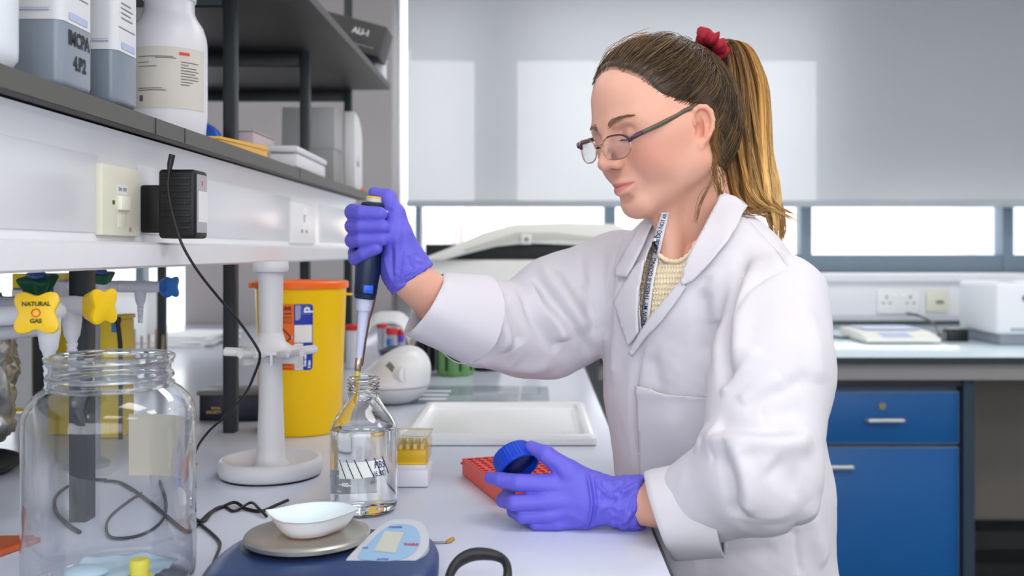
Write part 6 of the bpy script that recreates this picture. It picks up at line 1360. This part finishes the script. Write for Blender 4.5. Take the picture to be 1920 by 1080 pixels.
# ---- blue bottle cap in the left hand
ca = Vector((.42, -.62, -.62)).normalized(); ccn = at(966, 864, 1.187); t = thing('bottle_cap', 'ribbed blue bottle cap held between her left thumb and fingers', 'cap', ccn)
CB = M('cap_royal', (10, 62, 190), .35); nr_ = 96; r_ = .0268; u = ca.orthogonal().normalized(); vv2 = ca.cross(u)
def cring(s, r, rib=0.): return [ccn+ca*s+(u*math.cos(a)+vv2*math.sin(a))*(r+rib*max(-.4, math.cos(a*36))) for a in (2*PI*i/(36*6) for i in range(36*6))]
rg = [cring(-.0125, .001), cring(-.0125, r_*.86), cring(-.0118, r_*.93), cring(-.010, r_*.97), cring(-.0085, r_*.975, .0005), cring(.0085, r_*.985, .0005), cring(.0095, r_*1.01), cring(.0125, r_*1.01), cring(.0125, r_*.90), cring(-.006, r_*.88), cring(-.008, .001)]
n = 216; obj('shell', ([p for q in rg for p in q], [(j*n+i, j*n+(i+1) % n, (j+1)*n+(i+1) % n, (j+1)*n+i) for j in range(len(rg)-1) for i in range(n)]), CB, t, smooth=35)
obj('liner', MB().lathe([(r_*.89, .0045), (r_*.84, .0052), (0, .0052)], ccn, 40, ca), M('cap_liner', (10, 30, 96), .3), t)

# ---- hair
HM = M('hair_brown', (84, 62, 42), .42, spec=.45, attr='tint')
hb = BVHTree.FromPolygons(hvw.tolist(), hf.tolist())
line = []
for px, py in ((1121, 142), (1142, 133), (1174, 137), (1203, 149), (1223, 165), (1250, 196), (1270, 206), (1290, 204)):
    h_, _ = cast(hb, px, py)
    if h_ is not None: line.append(w2h([list(h_)])[0])
line = np.array(line); print('hairline', np.round(line, 3).tolist())
hx_ = np.concatenate([[-.13, -.085, -.055, -.035, -.020, -.008], line[::-1, 0], [.2]]); hz_ = np.concatenate([[-.098, -.098, -.088, -.055, -.014, .020], line[::-1, 2], [.2]])
o_ = np.argsort(hx_); hx_, hz_ = hx_[o_], hz_[o_]
KV = Vol((-.125, -.095, -.11), (.11, .095, .145), .002)
EC, ERr = npa((-.010, 0, .043)), npa((.094, .073, .083))
KV.ell(EC, ERr, 0); KV.ell((.030, 0, .052), (.066, .062, .058), .02); KV.ell((-.045, 0, -.025), (.052, .054, .066), .03)
X, Y, Z = KV.pts(tuple(slice(0, q) for q in KV.n)); zl = np.interp(X+.10*np.maximum(0, .035-np.abs(Y))*(X > .04), hx_, hz_).astype(np.float32)
KV.d = KV.d-np.clip((Z-zl)*.22+.0006, -.004, .0056); KV.d = np.maximum(KV.d, (zl-.002-Z)*.6)
kv, kf = KV.mesh(1); kn = vnormals(kv, kf)
# comb grooves: fine ridges running to the tie
TB = npa((-.066, 0, .118)); du = kv-TB; ang = np.arctan2(du[:, 1], np.hypot(du[:, 0], du[:, 2]*.6)*np.sign(du[:, 0]+1e-6))
kcol = np.tile(np.array(lin((62, 46, 32))), (len(kv), 1)); sh_ = (.5+.5*noise3(np.stack([ang*14, kv[:, 2]*8, kv[:, 0]*8], 1), 1.0, 41))[:, None]; kcol = kcol*(.75+.6*sh_)
edge_m = np.clip((kv[:, 2]-np.interp(kv[:, 0]+.10*np.maximum(0, .035-np.abs(kv[:, 1]))*(kv[:, 0] > .04), hx_, hz_))/.009, 0, 1)[:, None]; kcol = kcol*edge_m+np.array(lin((196, 150, 126)))*(1-edge_m)
hair = obj('hair', (h2w(kv), kf), HM, person, smooth=180, colors=kcol)
def strands(name, paths, rad, cols, parent, sides=3):
    "paths (n, m, 3); cols (n, m, 3)"
    n, m, _ = paths.shape; T = np.gradient(paths, axis=1); T /= np.maximum(np.linalg.norm(T, axis=2, keepdims=True), 1e-9)
    upv = np.array([.3, .2, .93]); N_ = np.cross(T, upv); N_ /= np.maximum(np.linalg.norm(N_, axis=2, keepdims=True), 1e-9); Bn = np.cross(T, N_)
    taper = np.ones(m); taper[-3:] = (.8, .55, .2); taper[0] = .7
    ring = np.stack([paths+(N_*math.cos(2*PI*k/sides)+Bn*math.sin(2*PI*k/sides))*(rad*taper)[None, :, None] for k in range(sides)], 2)
    Vv = ring.reshape(-1, 3); idx = np.arange(n*m*sides).reshape(n, m, sides); fs = []
    for k in range(sides):
        k2 = (k+1) % sides; fs.append(np.stack([idx[:, :-1, k], idx[:, :-1, k2], idx[:, 1:, k2], idx[:, 1:, k]], -1).reshape(-1, 4))
    cc_ = np.repeat(cols[:, :, None, :], sides, 2).reshape(-1, 3); o = obj(name, (Vv, np.concatenate(fs)), HM, parent, smooth=180, colors=cc_); o['kind'] = 'stuff'; return o
# scalp strands from everywhere on the cap to the tie
m_ = 12; NS = 7000; pick = rng.integers(0, len(kv), NS*4); sp = kv[pick]
edge_w = np.interp(sp[:, 0], hx_, hz_); front = (sp[:, 2]-edge_w < .012)
sel = np.concatenate([np.where(front)[0][:3200], np.where(~front)[0][:NS-3200]]); sp = sp[sel]
q0 = (sp-EC)/ERr; l0 = np.linalg.norm(q0, axis=1, keepdims=True); q0n = q0/l0; q1 = (TB-EC)/ERr; q1 = np.repeat(q1[None]/np.linalg.norm(q1), len(sp), 0)+rng.normal(0, .05, (len(sp), 3)); q1 /= np.linalg.norm(q1, axis=1, keepdims=True)
om = np.arccos(np.clip((q0n*q1).sum(1), -1, 1)); t = np.linspace(0, 1, m_)
S = (np.sin((1-t)[None]*om[:, None])[..., None]*q0n[:, None]+np.sin(t[None]*om[:, None])[..., None]*q1[:, None])/np.maximum(np.sin(om), 1e-4)[:, None, None]
qm = q0n+q1; qm /= np.linalg.norm(qm, axis=1, keepdims=True); wq = np.clip(np.abs(q0n[:, 1:2])*1.3, 0, 1); qm = qm+wq*np.array([-.30, 0, -.42])+np.sign(q0n[:, 1:2])*wq*np.array([0, .22, 0])
S = ((1-t)**2)[None, :, None]*q0n[:, None]+(2*t*(1-t))[None, :, None]*qm[:, None]+(t**2)[None, :, None]*q1[:, None]; S /= np.linalg.norm(S, axis=2, keepdims=True)
lift = (l0+.004)*(1-t)[None]+(1.075)*t[None]+(rng.uniform(-.012, .03, (len(sp), 1)))+.02*np.sin(t*PI)[None]*rng.uniform(-.4, 1, (len(sp), 1))
P = EC+S*ERr*lift[..., None]; P += (np.cumsum(rng.normal(0, .0006, P.shape), 1))
rc = rng.uniform(0, 1, (len(sp), 1, 1)); c1, c2, c3 = np.array(lin((48, 35, 25))), np.array(lin((98, 74, 49))), np.array(lin((138, 106, 68)))
colr = np.where(rc < .7, c1+(c2-c1)*rc/.7, c2+(c3-c2)*(rc-.7)/.3); colr = np.repeat(colr, m_, 1)
strands('combed_strands', h2w(P.reshape(-1, 3)).reshape(P.shape), .00046, colr, hair)
# ponytail
gd = np.array([list(p) for p in smooth_path([at(*p) for p in ((1340, 90, 1.350), (1356, 78, 1.360), (1376, 94, 1.370), (1390, 150, 1.376), (1395, 215, 1.376), (1400, 280, 1.372), (1408, 335, 1.366), (1416, 378, 1.360), (1430, 412, 1.356))], 3)])
m2 = 22; gt = np.linspace(0, 1, len(gd)); NP = 3600
NC = 46; cid = rng.integers(0, NC, NP); cln = rng.uniform(.84, 1.06, NC); ln = cln[cid]*rng.uniform(.93, 1.03, NP); tt = np.linspace(0, 1, m2)[None]*ln[:, None]
g = np.stack([np.interp(np.minimum(tt, 1), gt, gd[:, i]) for i in range(3)], -1)
over = np.maximum(0, tt-1)[..., None]; g = g+over*np.array([.10, 0, -.30])
aa = rng.uniform(0, 2*PI, NP); rr_ = np.sqrt(rng.uniform(.05, 1, NP)); ax_, ad_ = np.cos(aa)*rr_, np.sin(aa)*rr_
ca_ = rng.uniform(0, 2*PI, NC); cr_ = np.sqrt(rng.uniform(.02, 1, NC)); ccx, ccd = np.cos(ca_)*cr_, np.sin(ca_)*cr_; cid = np.argmin((ax_[:, None]-ccx)**2+(ad_[:, None]-ccd)**2, 1); kx_, kd_ = ccx[cid], ccd[cid]
wx = np.interp(tt, [0, .08, .2, .4, .6, .8, .92, 1.06], [.010, .013, .022, .035, .0395, .044, .044, .030]); wd = np.interp(tt, [0, .08, .2, .5, .9, 1.06], [.010, .013, .020, .028, .026, .015])
tg = np.clip(tt*1.1-.1, 0, 1)**.8*.55; tg = tg+np.clip((tt/ln[:, None]-.80)/.2, 0, 1)*.3
P = g.copy(); P[..., 0] += (ax_[:, None]*(1-tg)+kx_[:, None]*tg)*wx; P[..., 1] += (ad_[:, None]*(1-tg)+kd_[:, None]*tg)*wd
ph = rng.uniform(0, 2*PI, NP)[:, None]; cl = cid[:, None]*1.7
P[..., 0] += .0055*np.sin(tt*6+cl)*np.clip(tt*2, 0, 1)+.0018*np.sin(tt*9+ph)*tt; P[..., 1] += .004*np.cos(tt*6+cl*1.3)*tt
P[..., 2] += .004*np.sin(tt*4+cl*2)*tt
cu_ = (ax_ < .35)[:, None]*np.clip((tt-.80)/.2, 0, 1.4); P[..., 0] += cu_**2*.018; P[..., 2] += cu_**2*.012
out = (ax_ > .45)[:, None]*np.clip((tt-.78)/.25, 0, 1.2); P[..., 0] += -out**2*.012*(ax_[:, None]-.45); P[..., 2] -= out*.020
bl = np.clip(tt*1.15+.35*ax_[:, None]-.05+rng.normal(0, .13, (NP, 1)), 0, 1)[..., None]
k0, k1, k2, k3 = (np.array(lin(c)) for c in ((78, 55, 36), (150, 106, 52), (206, 156, 84), (226, 186, 120)))
colp = np.where(bl < .35, k0+(k1-k0)*bl/.35, np.where(bl < .8, k1+(k2-k1)*(bl-.35)/.45, k2+(k3-k2)*(bl-.8)/.2)); colp = colp*rng.uniform(.75, 1.12, (NP, 1, 1))*rng.uniform(.55, 1.25, NC)[cid][:, None, None]
pony = strands('ponytail', P, .00062, colp, hair); pony['label'] = 'long golden brown ponytail'
# loose wisps at nape, temple and crown
W = []
def wisp(pts, n_, jit): 
    for _ in range(n_):
        W.append(np.array([list(p) for p in smooth_path([at(a+rng.normal(0, jit), b+rng.normal(0, jit), d) for a, b, d in pts], 4)])[:13])
wisp([(1340, 300, 1.27), (1338, 335, 1.268), (1318, 375, 1.268), (1302, 415, 1.272)], 12, 3.5); wisp([(1342, 300, 1.30), (1346, 335, 1.30), (1352, 362, 1.305), (1358, 380, 1.31)], 60, 8); wisp([(1335, 240, 1.262), (1336, 290, 1.262), (1345, 340, 1.27), (1352, 370, 1.28)], 34, 5)
wisp([(1268, 196, 1.252), (1262, 208, 1.247), (1266, 216, 1.244), (1280, 220, 1.244)], 16, 4); wisp([(1215, 62, 1.28), (1180, 72, 1.28), (1145, 95, 1.28), (1122, 132, 1.285)], 12, 5); wisp([(1330, 210, 1.25), (1336, 230, 1.25), (1342, 270, 1.256), (1350, 310, 1.27)], 26, 6)
wisp([(1360, 385, 1.285), (1385, 398, 1.27), (1410, 400, 1.27), (1440, 392, 1.29)], 18, 4); wisp([(1452, 360, 1.35), (1466, 395, 1.345), (1469, 425, 1.342), (1468, 445, 1.34)], 26, 3)
W = np.array(W); strands('wisps', W, .0004, np.tile(np.array(lin((142, 104, 62))), (len(W), W.shape[1], 1)), hair)
# scrunchie
sc_c = at(1334, 84, 1.342); sa = Vector((.60, .16, .74)).normalized(); u = sa.orthogonal().normalized(); v_ = sa.cross(u); n1, n2 = 60, 14; vs = []
for i in range(n1):
    a = 2*PI*i/n1; rj = .0165+.0015*math.sin(5*a)+.0012*math.sin(11*a+1); tr_ = .0090+.0022*math.sin(7*a)+.0014*math.sin(13*a)
    for j in range(n2):
        b = 2*PI*j/n2; k = 1+.14*math.sin(9*a+3*b); vs.append(sc_c+(u*math.cos(a)+v_*math.sin(a))*(rj+tr_*k*math.cos(b))+sa*tr_*1.05*k*math.sin(b))
obj('scrunchie', (vs, [(i*n2+j, i*n2+(j+1) % n2, ((i+1) % n1)*n2+(j+1) % n2, ((i+1) % n1)*n2+j) for i in range(n1) for j in range(n2)]), M('velvet_red', (150, 10, 38), .75, noise=.3, nscale=160), person, smooth=180)
# eyebrows and lashes
bw = []; lc = []
for s in (-1, 1):
    for i in range(230):
        a = rng.uniform(0, 1)**1.25; y = .012+.036*a; z = .0255+.0065*math.sin(a*2.2)-.001*a+rng.normal(0, .0022)*(1.15-a); x0 = .104
        r_ = cast(hb, *project([h2w([(.1, s*y, z)])[0]])[0]) if False else None
        o3 = Vector(h2w([(.14, s*y, z)])[0]); dr = Vector(HR@npa((-1, 0, 0))); hit = hb.ray_cast(o3, dr)[0]
        if hit is None: continue
        l_ = .0065; d_ = Vector(HR@npa((-.25, s*.9, .35-.5*a))).normalized(); nn_ = -dr
        bw.append([list(hit+nn_*.0002), list(hit+d_*l_*.5+nn_*.0007), list(hit+d_*l_+nn_*.0003)]); lc.append(1)
    for i in range(40):
        y = .031+(i/39-.5)*.025; z = .0035-.0026*(1-((y-.031)/.0125)**2); o3 = Vector(h2w([(.14, s*y, z)])[0]); dr = Vector(HR@npa((-1, 0, 0))); hit = hb.ray_cast(o3, dr)[0]
        if hit is None: continue
        d_ = Vector(HR@npa((1, s*(y-.031)*22, -.25))); bw.append([list(hit), list(hit+d_*.0035), list(hit+d_*.0065+Vector((0, 0, .001)))]); lc.append(0)
bw = np.array(bw); bc_ = np.where(np.array(lc)[:, None, None] > 0, np.array(lin((150, 112, 88))), np.array(lin((52, 36, 30)))); bc_ = np.repeat(bc_, 3, 1)
strands('brows_and_lashes', bw, .00033, bc_, person)
# ---- glasses
GF = M('frame_bronze', (196, 156, 128), .25, metal=.8); GT = M('temple_brown', (86, 76, 62), .35); GE = M('frame_aubergine', (84, 62, 80), .3, metal=.4)
gl = thing('glasses', '', ''); del gl['label'], gl['category']; gl.location = vw((.1, 0, .01))-Vector(wpos(person)); gl.parent = person
LZ = -.0055; LXp = .1115; lensM = thin_glass('lens', (250, 250, 252), .10, .0)
def vg(p): k_ = min(1, max(0, p[0]/.09)); return vw((p[0]+.0055*k_, p[1], p[2]+(-.085*p[1]+.0025)*k_))
def lens_pt(s, a, k=1.): 
    e = 2.6; c_, s_ = math.cos(a), math.sin(a); y = .0240*abs(c_)**(2/e)*np.sign(c_)*k; z = .0158*abs(s_)**(2/e)*np.sign(s_)*k
    if z < 0: y *= 1-.10*abs(z)/.0158
    yy = .0315+y; return vg((LXp-.0035*((yy)/.03)**2*.9-.12*(z), s*yy, LZ+z))
for s in (1, -1):
    ring = [lens_pt(s, 2*PI*i/48) for i in range(48)]; f_ = obj('rim', MB().tube(ring, .0009, 8, True), GF, gl, smooth=180)
    cc_ = lens_pt(s, 0, 0); nl = (vg((LXp+.01, 0, 0))-vg((LXp, 0, 0))).normalized(); vs = [cc_+nl*.0006]+[lens_pt(s, 2*PI*i/48, .5)+nl*.0004 for i in range(48)]+[lens_pt(s, 2*PI*i/48, .985) for i in range(48)]
    fs = [(0, 1+i, 1+(i+1) % 48) for i in range(48)]+[(1+i, 49+i, 49+(i+1) % 48, 1+(i+1) % 48) for i in range(48)]
    ln_ = obj('lens', (vs, fs), lensM, gl, smooth=180)
    upper = [lens_pt(s, a) for a in np.linspace(.15, 2.0, 16)] ; obj('browline', MB().tube([p+(vg((0, 0, .0006))-vg((0, 0, 0))) for p in upper], [.0012+.0012*max(0, 1-i/8) for i in range(16)], 8), GE, gl, smooth=180)
    hp = vg((LXp-.0110, s*.0590, .0025)); hp2 = vg((LXp-.016, s*.0655, .0055)); hp3 = vg((LXp-.023, s*.0680, .007))
    ep = lens_pt(s, .35); obj('end_piece', MB().tube([ep, hp, hp2, hp3], [.0016, .0026, .0032, .0030], 8, up=HR[:, 2]), GE, gl, smooth=180)
    tp = [hp3, vg((.062, s*.0715, .0105)), vg((.034, s*.0740, .0150)), vg((.012, s*.0755, .0190)), vg((-.010, s*.0750, .0180)), vg((-.028, s*.0725, .002))]
    obj('temple', MB().tube(smooth_path(tp, 5), .0031, 8, flat=1.0, up=HR[:, 2]), GT, gl, smooth=180)
    obj('nose_pad', MB().ball(vg((LXp-.0085, s*.0105, -.008)), (.0015, .0025, .0045), 10, 8), M('pad_clear', (230, 225, 220), .2, trans=.6), gl)
br = [lens_pt(1, PI-.55), vg((LXp+.002, .005, .0015)), vg((LXp+.0025, 0, .0025)), vg((LXp+.002, -.005, .0015)), lens_pt(-1, PI-.55)]
obj('bridge', MB().tube(smooth_path(br, 5), .0011, 8), GF, gl, smooth=180)
# ---- trousers and shoes below the coat
TV = Vol((.10, 1.0, .05), (.56, 1.66, .86), .009)
for s in (-1, 1):
    hp = HIP+Lt*s*.085; kn = npa((hp[0]+.02, hp[1]+.01, .46))+Lt*s*.015; an = npa((kn[0]+.015, kn[1]+.01, .085)); TV.chain([hp, kn, an], [.098, .068, .058], .03, .01)
TV.cone(HIP, HIP+npa((0, 0, .04)), .135, .13, .03, (Ft, .8)); TV.half((0, 0, .07), (0, 0, -1)); v, f = TV.mesh(1); obj('trousers', (v, f), M('trouser_dark', (46, 48, 56), .8), person, smooth=60)
for s in (-1, 1):
    hp = HIP+Lt*s*.085; kn = npa((hp[0]+.02, hp[1]+.01, .46))+Lt*s*.015; an = npa((kn[0]+.015, kn[1]+.01, .085)); SV = Vol(an-npa((.2, .2, .09)), an+npa((.1, .1, .02)), .006)
    SV.cone(an+npa((0, 0, -.035)), an+npa((0, 0, -.042))+Ft*.135, .046, .038, .02); SV.half((0, 0, .001), (0, 0, -1)); v, f = SV.mesh(1); obj('shoe', (v, f), M('shoe_black', (30, 30, 32), .5), person, smooth=60)
